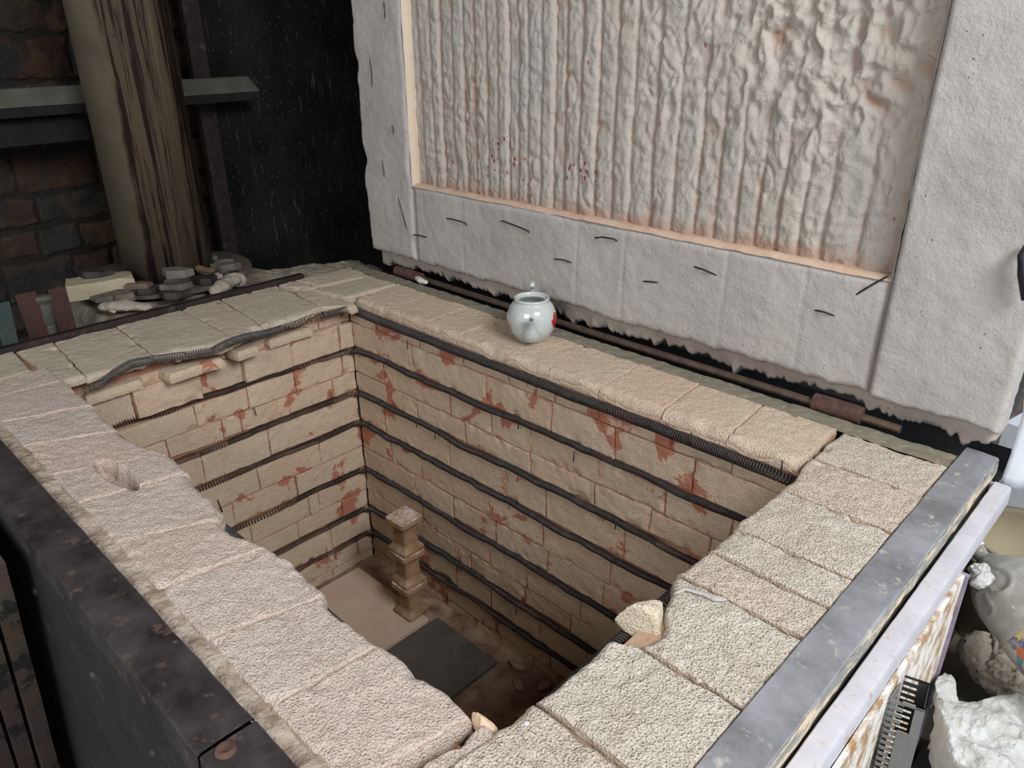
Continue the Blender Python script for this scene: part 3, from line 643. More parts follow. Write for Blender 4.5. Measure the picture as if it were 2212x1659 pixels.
# peach-scorched inner ledges of the opening
t = NT('peach_ledge', 0.95, 0.1); t.col(t.mix(t.ramp(t.noise(8), 0.3, 0.7), (0.54, 0.36, 0.26), (0.56, 0.42, 0.32))); t.bump([(t.noise(60, 4), 0.003, 0.6)]); M_peach = t.m
t = NT('cream_ledge', 0.95, 0.1); t.col(t.mix(t.ramp(t.noise(8), 0.3, 0.7), (0.66, 0.54, 0.42), (0.62, 0.50, 0.38))); t.bump([(t.noise(60, 4), 0.003, 0.5)]); M_cream = t.m
def ledge(p0, p1, nrm, mat, seed):
    n = int(np.linalg.norm(np.array(p1) - p0) / 0.006); s = np.linspace(0, 1, n)[:, None, None]; k = np.linspace(0, 1, 9)[None, :, None]
    Q = np.array(p0)[None, None] * (1 - s) + np.array(p1)[None, None] * s + k * np.array([0, 0.062, 0])[None, None] + np.zeros((n, 9, 1))
    nr = np.array(nrm, float)[None, None]
    Q = Q + nr * ((0.004 * fbm(Q, 22, seed, 3) + 0.006)[..., None] - 0.010 * np.clip(1 - k * 4, 0, 1)) 
    mb = MB(); mb.grid(Q); return mb.build('inner_ledge', mat, lid)
ledge((OX0, LY + 0.002, OZ0 + 0.0), (OX1, LY + 0.002, OZ0 + 0.0), (0, 0, 1), M_peach, 3)
ledge((OX0 + 0.004, LY + 0.004, OZ0), (OX0 + 0.004, LY + 0.004, LZ1), (1, 0, 0), M_cream, 4)
ledge((OX1 - 0.004, LY + 0.000, OZ0), (OX1 - 0.004, LY + 0.000, LZ1), (-1, 0, 0), M_fib, 6)
# wire staples stitched through the border
ST = [[(960, 471), (975, 473), (1000, 480), (1013, 489)], [(1077, 476), (1088, 478), (1120, 490), (1141, 499), (1146, 506)], [(893, 507), (908, 509), (928, 514)],
      [(1195, 559), (1215, 561), (1240, 569)], [(1285, 514), (1300, 512), (1325, 516), (1337, 522)], [(1381, 607), (1400, 608), (1427, 611)],
      [(1497, 575), (1520, 583), (1552, 596)], [(1849, 637), (1875, 620), (1918, 596)], [(1935, 585), (1960, 573), (1988, 559)], [(1756, 669), (1780, 674), (1806, 683)],
      [(1973, 675), (1985, 672), (2030, 682), (2080, 691), (2120, 698)], [(2092, 201), (2080, 208), (2073, 230), (2070, 280), (2062, 330), (2055, 370)],
      [(2015, 409), (2005, 410), (1998, 418), (2001, 427), (2014, 430)], [(2138, 12), (2150, 6), (2158, -2)], [(829, 0), (830, 20), (832, 42)],
      [(799, 122), (802, 160), (805, 198)], [(845, 262), (849, 280), (851, 297)], [(824, 335), (828, 365), (832, 395)], [(858, 415), (868, 460), (881, 500)]]
for k, s in enumerate(ST):
    pts = np.array([on(u, v, 1, LY - 0.007 if i_ not in (0, len(s) - 1) else LY + 0.004) for i_, (u, v) in enumerate(s)])
    tt = np.linspace(0, len(pts) - 1, 14); pp = np.stack([np.interp(tt, range(len(pts)), pts[:, c_]) for c_ in range(3)], 1)
    mb = MB(); mb.tube(pp, 0.0022 if k not in (12, 14, 15, 16, 17, 18) else 0.0014, 6); mb.build('wire_staple', M_staple, lid)
# ================================================================== LOOSE THINGS
def lathe(mb, prof, c, nseg=48, mi=0, fn=None, axis=None):
    a = np.arange(nseg) / nseg * 2 * math.pi; pr = np.array(prof, float)
    P = np.stack([pr[None, :, 0] * np.cos(a)[:, None], pr[None, :, 0] * np.sin(a)[:, None], np.broadcast_to(pr[:, 1], (nseg, len(pr)))], -1)
    if axis is not None:
        zx = np.array(axis, float); zx /= np.linalg.norm(zx); x_ = np.cross([0, 0, 1.0] if abs(zx[2]) < 0.9 else [1.0, 0, 0], zx); x_ /= np.linalg.norm(x_); y_ = np.cross(zx, x_)
        P = P[..., :1] * x_ + P[..., 1:2] * y_ + P[..., 2:] * zx
    P = P + np.array(c)
    if fn: P = fn(P)
    mb.grid(P, mi, closeu=True)
# ---- teapot standing on the back rim, spout to the viewer, lid missing
TC = np.array([0.752, 0.150, 0.001])
t = NT('white_porcelain', 0.12, 0.5); t.b.inputs['Coat Weight'].default_value = 0.6; t.b.inputs['Coat Roughness'].default_value = 0.04
def blob(t, c, s, seedscale=60):
    v = t.n('ShaderNodeVectorMath', operation='DISTANCE'); t.l(t.co, v.inputs[0]); v.inputs[1].default_value = c
    return t.ramp(t.math('ADD', v.outputs['Value'], t.math('MULTIPLY', t.noise(seedscale, 2), 0.030)), s + 0.017, s + 0.0155)
c = t.mix(blob(t, (0.072, 0.030, 0.068), 0.022), (0.50, 0.53, 0.515), (0.45, 0.012, 0.025))
c = t.mix(t.math('MULTIPLY', blob(t, (-0.032, -0.066, 0.052), 0.018, 90), 0.75), c, (0.45, 0.08, 0.12)); t.col(c); M_porc = t.m
pot = empty('teapot', TC, 'small white lidless porcelain teapot with red flowers on the brick rim', 'teapot')
mb = MB()
outer = [(0.0, 0.004), (0.040, 0.003), (0.0445, 0.0), (0.047, 0.004), (0.058, 0.016), (0.069, 0.033), (0.0755, 0.052), (0.077, 0.068), (0.0745, 0.086), (0.067, 0.104), (0.0575, 0.116), (0.0535, 0.121), (0.054, 0.130), (0.0515, 0.133),
         (0.0470, 0.131), (0.0450, 0.127), (0.0405, 0.125), (0.0385, 0.123), (0.0405, 0.118), (0.062, 0.098), (0.070, 0.070), (0.066, 0.045), (0.050, 0.015), (0.0, 0.010)]
pr = np.array(outer); tt = np.linspace(0, len(pr) - 1, 110); pp = np.stack([np.interp(tt, range(len(pr)), pr[:, k]) for k in (0, 1)], 1)
for _ in range(2): pp[1:-1] = (pp[:-2] + 2 * pp[1:-1] + pp[2:]) / 4
lathe(mb, pp, TC, 72); mb.build('body', M_porc, pot)
dv = np.array([0.66, -0.75, 0]); dv /= np.linalg.norm(dv)
mb = MB(); sp = np.array([(0.058, 0.040, 0.031), (0.066, 0.043, 0.029), (0.074, 0.049, 0.025), (0.081, 0.058, 0.0195), (0.087, 0.069, 0.0145), (0.094, 0.080, 0.0118), (0.102, 0.091, 0.0103), (0.109, 0.099, 0.0098)])
tt = np.linspace(0, len(sp) - 1, 40); q = np.stack([np.interp(tt, range(len(sp)), sp[:, k]) for k in range(3)], 1)
for _ in range(3): q[1:-1] = (q[:-2] + 2 * q[1:-1] + q[2:]) / 4
sw = TC + q[:, :1] * dv + np.array([0, 0, 1]) * q[:, 1:2]
mb.tube(sw, q[:, 2], 28, cap=False)
tipd = sw[-1] - sw[-4]; tipd /= np.linalg.norm(tipd); e1 = np.cross(tipd, [0, 0, 1.0]); e1 /= np.linalg.norm(e1); e2 = np.cross(tipd, e1)
an = np.linspace(0, 2 * math.pi, 33); mb.tube([sw[-1] + 0.0087 * (math.cos(x_) * e1 + math.sin(x_) * e2) for x_ in an], 0.0014, 8, cap=False)
mb.tube(sw[::-1][:22], np.linspace(0.0078, 0.0050, 22), 24, cap=False)
mb.build('spout', M_porc, pot)
mb = MB(); a = np.linspace(-0.5 * math.pi, 0.62 * math.pi, 26)
hp = np.stack([-0.066 - 0.040 * np.cos(a), 0.096 + 0.056 * np.sin(a)], 1)
mb.tube(TC + hp[:, :1] * dv + np.array([0, 0, 1]) * hp[:, 1:2], 0.0088, 16); mb.build('handle', M_porc, pot)
# ---- loose stones
def rock(c, sx, sy, sz, rot, seed, mat, name, rough=0.25, flat=False, nu=48, nv=32):
    """broken lump resting with its lowest point at c z"""
    a = np.arange(nu) / nu * 2 * math.pi; b = np.linspace(-math.pi / 2, math.pi / 2, nv)
    A_, B_ = np.meshgrid(a, b, indexing='ij'); p = 0.35 if flat else 0.6
    f = lambda x: np.sign(x) * np.abs(x) ** p
    D_ = np.stack([np.cos(B_) * np.cos(A_), np.cos(B_) * np.sin(A_), f(np.sin(B_)) if flat else np.sin(B_)], -1)
    rad = 1.0
    for k in range(11):     # cut faces
        rs = np.random.RandomState(seed * 10 + k); n_ = rs.normal(size=3)
        if flat: n_[2] *= 0.15
        n_ /= np.linalg.norm(n_); h = rs.uniform(0.42, 0.72); dd = D_ @ n_
        D_ = D_ - n_ * np.clip(dd - h, 0, 9)[..., None] * 0.95
    D_ = D_ * (1 + rough * 0.35 * fbm(D_, 2.2, seed, 4))[..., None]
    P = D_ * np.array([sx, sy, sz]) * 0.5; x, y = P[..., 0].copy(), P[..., 1].copy()
    P[..., 0] = x * math.cos(rot) - y * math.sin(rot); P[..., 1] = x * math.sin(rot) + y * math.cos(rot)
    P[..., 2] -= P[..., 2].min(); P += np.array(c)
    mb = MB(); mb.grid(P, closeu=True); return mb.build(name, mat, origin=c)
M_frag = firebrick('broken_firebrick', (0.66, 0.58, 0.46), (0.60, 0.50, 0.36), 0.9, 0.9, 0.1, line=-1, warm=(0.62, 0.5, 0.36))
c = on(1388, 1352, 2, -0.02); c[2] = -0.048
tag(rock(c, 0.105, 0.062, 0.088, 0.95, 3, M_frag, 'brick_fragment', 0.35), 'pointed cream chunk of broken firebrick wedged in the gap of the right rim', 'brick fragment')
c = on(1042, 1556, 2, -0.005); c[2] = -0.035
tag(rock(c, 0.050, 0.030, 0.045, 0.4, 8, simple('scorched_fragment', (0.60, 0.40, 0.26), (0.66, 0.52, 0.38), 30, 0.95, 0.004, 90), 'brick_fragment', 0.4), 'small peach-coloured broken brick chip at the nearest corner of the chamber', 'brick fragment')
M_peb = simple('pale_pebble', (0.62, 0.60, 0.60), (0.7, 0.68, 0.68), 30, 0.8, 0.001)
c = on(1135, 1565, 2, 0.0); tag(rock(c, 0.010, 0.010, 0.008, 0, 5, M_peb, 'pebble', 0.1, nu=16, nv=12), 'tiny white pellet on the rim brick by the nearest chamber corner', 'pebble')
c = on(1508, 1474, 2, 0.0); tag(rock(c, 0.012, 0.009, 0.008, 0, 6, M_frag, 'pebble', 0.1, nu=16, nv=12), 'tiny cream pebble in a joint of the right-hand rim', 'pebble')
# wool
def wool(name, pts, radii, mat, seed, label, cat, flat=1.0, sp=14, amp=0.45, nseg=40, group=None, origin=None, n=60):
    pts = np.array(pts, float); tt = np.linspace(0, len(pts) - 1, n); q = np.stack([np.interp(tt, range(len(pts)), pts[:, k]) for k in range(3)], 1)
    r = np.interp(tt, range(len(pts)), radii)
    e = np.sin(np.clip(np.linspace(0, 1, n), 0.0, 1) * math.pi); r = r * np.clip(e * 4, 0.02, 1) ** 0.6
    mb = MB(); mb.tube(q, r, nseg, cap=False); V = mb.V[0]; C = np.tile(q, (nseg, 1)) if False else None
    V = V.reshape(nseg, n, 3); D_ = V - q[None]; D_[..., 2] *= flat
    k = 1 + amp * fbm(V, sp, seed, 4) + 0.35 * amp * (1 - np.abs(fbm(V, sp * 4, seed + 3, 3)) * 2)
    mb.V[0] = (q[None] + D_ * k[..., None]).reshape(-1, 3)
    o = mb.build(name, mat, origin=origin if origin is not None else mb.V[0][mb.V[0][:, 2].argmin()])
    return tag(o, label, cat, group)
def P2(u, v, z): return on(u, v, 2, z)
wool('wool_strand', [P2(1455, 1283, 0.004), P2(1480, 1272, 0.006), P2(1520, 1283, 0.004), P2(1545, 1292, 0.003), P2(1572, 1296, 0.001)], [0.003, 0.004, 0.0035, 0.006, 0.0025], M_fib, 3, 'thin strand of white wool lying across a joint of the right rim', 'wool strand', 0.7, 60, 0.5, 16, n=40)
# ---- kiln shelves, props and rubble inside the chamber
M_shelf = simple('scorched_shelf', (0.58, 0.43, 0.33), (0.50, 0.36, 0.26), 5, 0.9, 0.001, 80)
t = NT('dark_shelf', 0.8); c = t.mix(t.ramp(t.noise(6, 5), .35, .65), (0.085, 0.075, 0.065), (0.12, 0.105, 0.09)); rg = t.math('MULTIPLY', t.math('ABSOLUTE', t.math('SUBTRACT', t.voro(6.5), 0.34)), 1.0)
c = t.mix(t.math('MULTIPLY', t.ramp(rg, 0.05, 0.0), 0.30), c, (0.20, 0.16, 0.12)); t.col(c); t.bump([(t.noise(50, 3), 0.001, 0.5)]); M_shelf_d = t.m
def shelf(x0, x1, y0, y1, z0, z1, mat, label, rim=None):
    mb = MB(); b = 0.003
    pr = [(x0, y0), (x1, y0), (x1, y1), (x0, y1)]
    mb.box(x0, x1, y0, y1, z0, z1); V = mb.V[0]; o = mb.build('kiln_shelf', mat, origin=((x0 + x1) / 2, (y0 + y1) / 2, z0), smooth=False)
    mod = o.modifiers.new('bevel', 'BEVEL'); mod.width = 0.003; mod.segments = 2
    return tag(o, label, 'kiln shelf')
shelf(0.055, 0.487, -0.86, -0.115, -1.122, -1.100, M_shelf, 'pale scorched kiln shelf lying on the chamber floor under the stacked props')
shelf(0.503, 0.815, -0.86, -0.085, -1.124, -1.104, M_shelf_d, 'dark grey kiln shelf lying on the chamber floor beside the pale shelf')
t = NT('glazed_prop', 0.6, 0.4); c = t.mix(t.ramp(t.noise(16, 5), .4, .62), (0.22, 0.125, 0.060), (0.33, 0.21, 0.12)); c = t.mix(t.ramp(t.noise(9, 5), .60, .66), c, (0.38, 0.31, 0.23)); t.col(c); t.bump([(t.noise(60, 4), .002, .6)]); M_prop = t.m
M_prop_top = simple('chalky_prop_top', (0.60, 0.52, 0.44), (0.36, 0.22, 0.14), 45, 0.95, 0.002, 120)
def prop(cx, cy, z0, h, rot, label, pale=False):
    mb = MB(); n = 40; prof = [(0.0, 0.0), (0.046, 0.0), (0.048, 0.05), (0.048, 0.10), (0.033, 0.24), (0.031, 0.5), (0.031, 0.72), (0.044, 0.84), (0.050, 0.88), (0.048, 1.0), (0.046, 1.0), (0.030, 1.0), (0.028, 0.97), (0.0, 0.97)]
    if pale: prof = prof[:10] + [(0.045, 1.005), (0.030, 1.0), (0.015, 1.01), (0.0, 1.0)]
    pr = []
    for (a0, b0_), (a1, b1_) in zip(prof[:-1], prof[1:]):
        m = max(1, int((abs(a1 - a0) + abs(b1_ - b0_) * h) / 0.006))
        pr += [(a0 + (a1 - a0) * k / m, b0_ + (b1_ - b0_) * k / m) for k in range(m)]
    pr.append(prof[-1]); pr = np.array(pr)
    a = np.arange(n) / n * 2 * math.pi; sq = 1 / np.maximum(np.abs(np.cos(a)), np.abs(np.sin(a))); sq = np.minimum(sq, 1.33)
    P = np.stack([(pr[None, :, 0] * (sq * np.cos(a))[:, None]), (pr[None, :, 0] * (sq * np.sin(a))[:, None]), np.broadcast_to(pr[:, 1] * h, (n, len(pr)))], -1)
    x, y = P[..., 0].copy(), P[..., 1].copy(); P[..., 0] = x * math.cos(rot) - y * math.sin(rot) + cx; P[..., 1] = x * math.sin(rot) + y * math.cos(rot) + cy; P[..., 2] += z0
    P[..., :2] += 0.0015 * np.stack([fbm(P, 30, 3, 3), fbm(P, 30, 7, 3)], -1)
    mb.grid(P, 0, closeu=True)
    # pale dusty top faces
    tot = np.array([f[0] for f in mb.F]); zz = mb.V[0][:, 2]
    for i_, f in enumerate(mb.F):
        if all(zz[j] > z0 + h * 0.965 for j in f): mb.M[i_] = 1
    e = mb.build('kiln_prop', [M_prop, M_prop_top], origin=(cx, cy, z0), sharp=35)
    return tag(e, label, 'kiln prop', 'props stacked in the chamber')
prop(0.412, -0.133, -1.100, 0.138, 0.03, 'brown waisted kiln prop at the bottom of the stack of three')
prop(0.405, -0.128, -0.962, 0.138, -0.06, 'brown waisted kiln prop in the middle of the stack of three')
prop(0.400, -0.125, -0.824, 0.138, 0.05, 'pale-topped brown kiln prop at the top of the stack of three', True)
M_rub = simple('dusty_rubble', (0.30, 0.18, 0.12), (0.40, 0.29, 0.21), 20, 0.95, 0.003, 90)
c = on(1268, 1385, 1, -0.03); tag(rock(c - np.array([0, 0.0, 0.02]), 0.10, 0.06, 0.07, 0.3, 61, M_rub, 'brick_fragment', .4), 'dull pitted brick lump caught low on the long chamber wall in the far right shadow', 'brick fragment') if False else None
for k, (u, v, s_, z_) in enumerate([(1115, 1440, .05, 0), (1160, 1452, .06, 0), (1178, 1478, .045, 0), (1122, 1478, .04, 0), (1195, 1440, .05, 0)]):
    c = on(u, v, 2, -1.118); c[2] = -1.13
    if not (0.84 < c[0] < 1.6 and c[1] < -0.03): c[0] = 0.95 + 0.09 * k; c[1] = -0.12 - 0.05 * (k % 2)
    tag(rock(c, s_ * 1.6, s_ * 1.1, s_ * 0.6, k, 20 + k, M_rub, 'rubble_lump', 0.3, nu=28, nv=18), 'one of the dusty brick lumps on the dark chamber floor beyond the shelves', 'rubble', 'brick lumps on the chamber floor')
# ---- flue standing on its mortared base behind the kiln
PX_, PY_ = -0.70, -0.325
flue_base = empty('mortar_block', (-0.58, -0.2, -1.40), 'rough whitish mortared block under the wide flue pipe', 'flue base')
M_mort_w = simple('whitish_lumpy_mortar', (0.17, 0.14, 0.10), (0.25, 0.22, 0.17), 12, 0.95, 0.010, 40)
mb = MB(); us = np.arange(-0.93, -0.353, 0.008); vs = np.arange(-0.69, 0.42, 0.008); U, V = np.meshgrid(us, vs, indexing='ij'); P = np.stack([U, V, np.zeros_like(U)], -1)
P[..., 2] = -0.012 + 0.016 * fbm(P, 11, 3, 4) + 0.006 * fbm(P, 45, 4, 3) - 0.05 * np.clip(1 - (V + 0.69) / 0.03, 0, 1) ** 2 - 0.05 * np.clip((V - 0.1) / 0.3, 0, 1)
lim = np.interp(V, [-0.12, -0.02], [-0.93, -0.53]); P[..., 0] = -0.344 + (P[..., 0] + 0.344) * (lim + 0.344) / (-0.93 + 0.344)
mb.grid(P); ring = np.concatenate([P[:, 0], P[-1, 1:], P[::-1, -1][1:], P[0, ::-1][1:-1]]); lo = ring.copy(); lo[:, 2] = -0.30; mb.grid(np.stack([ring, lo], 1), closeu=True)
mb.build('mortar_top', M_mort_w, flue_base)
mb = MB(); mb.box(-0.925, -0.348, -0.685, -0.12, -1.40, -0.29); mb.box(-0.53, -0.348, -0.12, 0.41, -1.40, -0.29); mb.build('block', M_oldmortar, flue_base, smooth=False)
flue = empty('flue_pipe', (PX_, PY_, 0.0), 'wide tan flue pipe with dark rust streaks rising behind the kiln', 'pipe')
t = NT('streaked_pipe', 0.38, 0.45)
base = t.mix(t.ramp(t.noise(5, 4), .35, .65), (0.115, 0.094, 0.064), (0.145, 0.118, 0.080))
base = t.mix(t.ramp(t.noise(3, 3), .52, .7), base, (0.075, 0.066, 0.050))
st = t.noise(9, 6, 0.75, t.scaled(3.2, 3.2, 0.10), 0.3)
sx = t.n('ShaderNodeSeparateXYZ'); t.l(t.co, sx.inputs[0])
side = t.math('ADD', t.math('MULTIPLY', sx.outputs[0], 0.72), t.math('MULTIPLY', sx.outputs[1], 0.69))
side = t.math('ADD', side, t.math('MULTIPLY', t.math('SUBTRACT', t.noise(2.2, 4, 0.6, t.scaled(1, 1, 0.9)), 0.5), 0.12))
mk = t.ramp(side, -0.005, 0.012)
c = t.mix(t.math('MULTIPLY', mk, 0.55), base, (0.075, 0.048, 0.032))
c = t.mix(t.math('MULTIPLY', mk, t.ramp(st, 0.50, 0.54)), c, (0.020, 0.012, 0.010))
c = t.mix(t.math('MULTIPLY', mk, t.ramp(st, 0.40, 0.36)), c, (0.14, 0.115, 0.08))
c = t.mix(t.ramp(t.voro(16), 0.05, 0.035), c, (0.012, 0.010, 0.008))
t.col(c); t.bump([(st, 0.002, 0.5), (t.noise(40, 3), 0.0006, 0.5)]); M_pipe = t.m
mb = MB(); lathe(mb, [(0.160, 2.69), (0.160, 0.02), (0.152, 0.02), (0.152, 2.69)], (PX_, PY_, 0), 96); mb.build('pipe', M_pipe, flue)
M_collar = simple('collar_plate', (0.12, 0.10, 0.08), (0.075, 0.06, 0.05), 14, 0.8, 0.002, 60)
mb = MB(); lathe(mb, [(0.13, 0.012), (0.13, 0.020), (0.300, 0.021), (0.304, 0.018), (0.304, 0.010), (0.30, 0.008)], (PX_ - 0.01, PY_ - 0.0, 0), 96, fn=lambda P: P + 0.0022 * fbm(P, 9, 3, 2)[..., None] * np.array([0, 0, 1])); mb.build('collar', M_collar, flue, sharp=40)
M_slate = simple('dark_slate', (0.020, 0.019, 0.018), (0.045, 0.042, 0.038), 20, 0.7, 0.003, 70)
M_slate_g = simple('grey_slate', (0.15, 0.125, 0.10), (0.085, 0.07, 0.058), 20, 0.85, 0.003, 70)
M_cream = simple('cream_firebrick', (0.40, 0.35, 0.235), (0.32, 0.27, 0.18), 12, 0.95, 0.003, 90)
def slabstone(c, sx, sy, sz, rot, seed, mat):
    rs = np.random.RandomState(seed); k = rs.randint(4, 7); a = np.sort((np.arange(k) + rs.uniform(-.28, .28, k)) / k * 2 * math.pi)
    cor = np.stack([np.cos(a) * sx * .56, np.sin(a) * sy * .56], 1) * rs.uniform(.85, 1.1, (k, 1)); pts = []
    for i_ in range(k):
        for f_ in np.linspace(0, 1, 7)[:-1]: pts.append(cor[i_] * (1 - f_) + cor[(i_ + 1) % k] * f_)
    pts = np.array(pts); pts = pts @ np.array([[math.cos(rot), math.sin(rot)], [-math.sin(rot), math.cos(rot)]])
    n_ = len(pts); lv = []
    tx, ty = rs.uniform(-.12, .12, 2)
    for f_, in_ in ((0, .96), (0.12, 1.0), (0.35, 1.01), (0.6, .985), (0.88, .99), (1.0, .955), (1.0, .6), (1.0, .25), (1.0, .02)):
        q_ = np.zeros((n_, 3)); q_[:, :2] = pts * in_; q_[:, 2] = sz * f_ + (tx * q_[:, 0] + ty * q_[:, 1]) * f_
        q_ += np.array([0, 0, 0]) + 0.0018 * np.stack([fbm(q_ + seed, 55, seed, 3), fbm(q_ + seed, 55, seed + 1, 3), fbm(q_ + seed, 40, seed + 2, 3) * (f_ > 0)], -1)
        lv.append(q_ + np.array(c))
    mb = MB(); mb.grid(np.stack(lv, 1), closeu=True); b_ = mb.n; mb.add(np.zeros((0, 3)), []); mb.F.append([i_ * len(lv) for i_ in range(n_)][::-1]); mb.M.append(0)
    return mb.build('stone_chip', mat, origin=c, sharp=28)
def chip_(u, v, z, sx, sy, sz, rot, seed, mat, label, cat='stone chip', name='stone_chip', group='stone chips on the flue collar'):
    c = on(u, v, 2, z + sz); c[2] = z; o = slabstone(c, sx, sy, sz, rot, seed, mat); return tag(o, label, cat, group)
zc = 0.0225
# broken cream brick, box shaped
c = on(215, 603, 2, 0.075); bx = MB(); 
o_ = np.array([c[0], c[1], 0.024]); ax_ = np.array([0.30, 0.95, 0]); ax_ /= np.linalg.norm(ax_); ay_ = np.array([-ax_[1], ax_[0], 0])
brick(bx, [(-0.105, -0.055), (0.105, -0.055), (0.105, 0.055), (-0.105, 0.055)], o_ + np.array([0, 0, 0.056]), ax_, ay_, Z, 0.055, r0=0.006, seed=301, res=0.006, wig=0.006, rnd=0.1)
tag(bx.build('loose_brick', M_cream, origin=o_), 'cream firebrick with a broken end lying left of the flue pipe', 'brick')
c = on(205, 584, 2, 0.10); tag(slabstone((c[0], c[1], 0.080), 0.10, 0.06, 0.022, 1.2, 31, M_slate), 'small black slate piece lying on top of the cream brick', 'stone chip')
chip_(238, 634, zc, .12, .06, .020, 1.3, 32, M_slate_g, 'long grey slate sliver sticking out in front of the cream brick')
chip_(266, 632, zc, .065, .05, .028, 0.6, 33, M_slate_g, 'small greenish-grey stone between the cream brick and the low pair of chips')
chip_(322, 619, zc, .085, .06, .022, 1.2, 34, M_slate, 'black slate under the flat brown chip before the flue')
chip_(299, 611, zc + .02, .085, .06, .018, 1.3, 35, simple('brown_chip', (0.17, 0.115, 0.085), (0.12, 0.08, 0.06), 20), 'flat brown stone chip on the lower black slate before the flue')
chip_(377, 628, zc, .10, .065, .022, 1.25, 36, M_slate, 'black slate with white spots at the foot of the tallest chip stack')
chip_(382, 612, zc + .022, .105, .075, .020, 1.2, 37, M_slate_g, 'grey slate second from the bottom of the tallest chip stack')
chip_(383, 597, zc + .042, .095, .065, .018, 1.3, 38, M_slate, 'black slate third from the bottom of the tallest chip stack')
chip_(381, 580, zc + .060, .11, .07, .028, 1.2, 39, simple('pale_grey_chip', (0.155, 0.135, 0.11), (0.12, 0.105, 0.085), 10), 'large pale grey chip on top of the tallest stack by the flue')
chip_(443, 597, zc, .085, .065, .025, 1.2, 40, M_slate, 'black stone under the rough ochre lump right of the flue')
c = on(441, 584, 2, 0.065); tag(rock((c[0], c[1], 0.047), .085, .06, .04, 0.6, 41, simple('ochre_lump', (0.16, 0.095, 0.045), (0.07, 0.055, 0.04), 30, 0.8, 0.006, 60), 'stone_chip', .4), 'rough ochre stone lump on a black stone right of the flue', 'stone chip')
chip_(483, 583, zc, .09, .06, .020, 1.3, 42, M_slate, 'black slate under the right-hand grey slab at the collar edge')
chip_(483, 569, zc + .017, .105, .075, .028, 1.2, 43, M_slate_g, 'thick grey slab at the right edge of the flue collar')
chip_(476, 560, zc, .10, .07, .022, 0.9, 44, M_slate_g, 'flat grey slate behind the ochre lump')
chip_(452, 552, zc + .01, .06, .05, .028, 0.9, 45, M_slate_g, 'farthest small grey stone tucked behind the flue pipe')
c = on(242, 668, 2, 0.01); tag(rock((c[0], c[1], 0.0), .062, .05, .022, .3, 46, M_cream, 'pebble', .2), 'cream crumb of firebrick on the whitish mortar near the dark rail', 'pebble')
wool('wool_wad', [P2(456, 636, 0.010), P2(480, 621, 0.018), P2(503, 605, 0.022), P2(530, 602, 0.015)], [0.018, 0.028, 0.030, 0.018], M_fib_tan, 5, 'lumpy wad of off-white wool at the right side of the flue collar', 'wool', 0.8, 22, 0.6, 30, n=40)
wool('wool_wad', [P2(212, 662, 0.012), P2(250, 661, 0.014), P2(290, 662, 0.014), P2(330, 664, 0.012)], [0.02, 0.030, 0.026, 0.02], M_fib_tan, 6, 'flattened wad of off-white wool in front of the flue collar', 'wool', 0.55, 22, 0.6, 30, n=40)
wool('wool_wad', [(c_ := on(465, 597, 2, 0.03)) + np.array([0, -.02, 0]), on(478, 594, 2, .03)], [0.012, 0.016], M_fib_tan, 9, 'small white wool tuft beside the rough ochre lump', 'wool', 0.8, 40, 0.5, 20, n=24)
wool('wool_wad', [on(897, 597, 2, .01), on(910, 606, 2, .012), on(924, 611, 2, .008)], [0.007, 0.012, 0.008], M_fib_white, 12, 'small crumb of white wool at the left end of the hinge rod', 'wool', 0.8, 60, 0.5, 18, n=24)
# ---- black plate, post and shelf beam before the brick wall
t = NT('black_spattered_panel', 0.75, 0.12); v1 = t.noise(30, 4, 0.7, t.scaled(1, 1.6, 0.22)); v2 = t.noise(5, 3)
c = t.mix(t.ramp(t.noise(3, 4), .4, .7), (0.0035, 0.0036, 0.0035), (0.016, 0.015, 0.013))
c = t.mix(t.math('MULTIPLY', t.math('MULTIPLY', t.ramp(v1, 0.60, 0.68), t.ramp(v2, 0.35, 0.6)), 0.5), c, (0.13, 0.115, 0.09))
c = t.mix(t.math('MULTIPLY', t.ramp(t.noise(8, 3, 0.5, t.scaled(1, 1, 0.16)), 0.69, 0.73), 0.4), c, (0.10, 0.085, 0.055)); t.col(c)
c = t.mix(t.math('MULTIPLY', t.ramp(t.voro(60, t.scaled(1, 1, 0.4)), 0.14, 0.08), 0.6), c, (0.15, 0.14, 0.11)); t.col(c); t.bump([(v1, 0.001, 0.4)]); M_panel = t.m
mb = MB(); mb.box(-1.06, -1.04, 0.115, 1.65, -1.40, 2.3); o = mb.build('metal_sheet', M_panel, origin=(-1.05, 0.88, -1.4), smooth=False); tag(o, 'tall black spattered sheet standing between the brick wall and the raised lid', 'panel')
mb = MB(); mb.box(-1.04, -1.033, 0.055, 0.125, -1.40, 2.3); mb.box(-1.07, -1.04, 0.055, 0.062, -1.40, 2.3); o = mb.build('steel_post', M_st_rail, origin=(-1.04, 0.09, -1.4), smooth=False); tag(o, 'narrow rusty upright steel post along the left edge of the black sheet', 'post')
M_beam = simple('dusty_green_beam', (0.060, 0.060, 0.047), (0.085, 0.083, 0.066), 14, 0.8, 0.002, 60)
mb = MB(); mb.box(-0.97, -0.880, -2.6, 0.258, 0.598, 0.632, 1)  # lower box of the beam in near black
V = [(-0.880, -2.6, 0.632), (-0.880, 0.258, 0.632), (-0.912, 0.228, 0.690), (-0.912, -2.6, 0.690), (-0.97, -2.6, 0.632), (-0.97, 0.258, 0.632), (-0.945, 0.228, 0.690), (-0.945, -2.6, 0.690)]
mb.add(V, [(0, 1, 2, 3), (3, 2, 6, 7), (7, 6, 5, 4), (1, 5, 6, 2), (0, 3, 7, 4)], 0); o = mb.build('shelf_beam', [M_beam, M_black], origin=(-0.93, -1.1, 0.6), smooth=False)
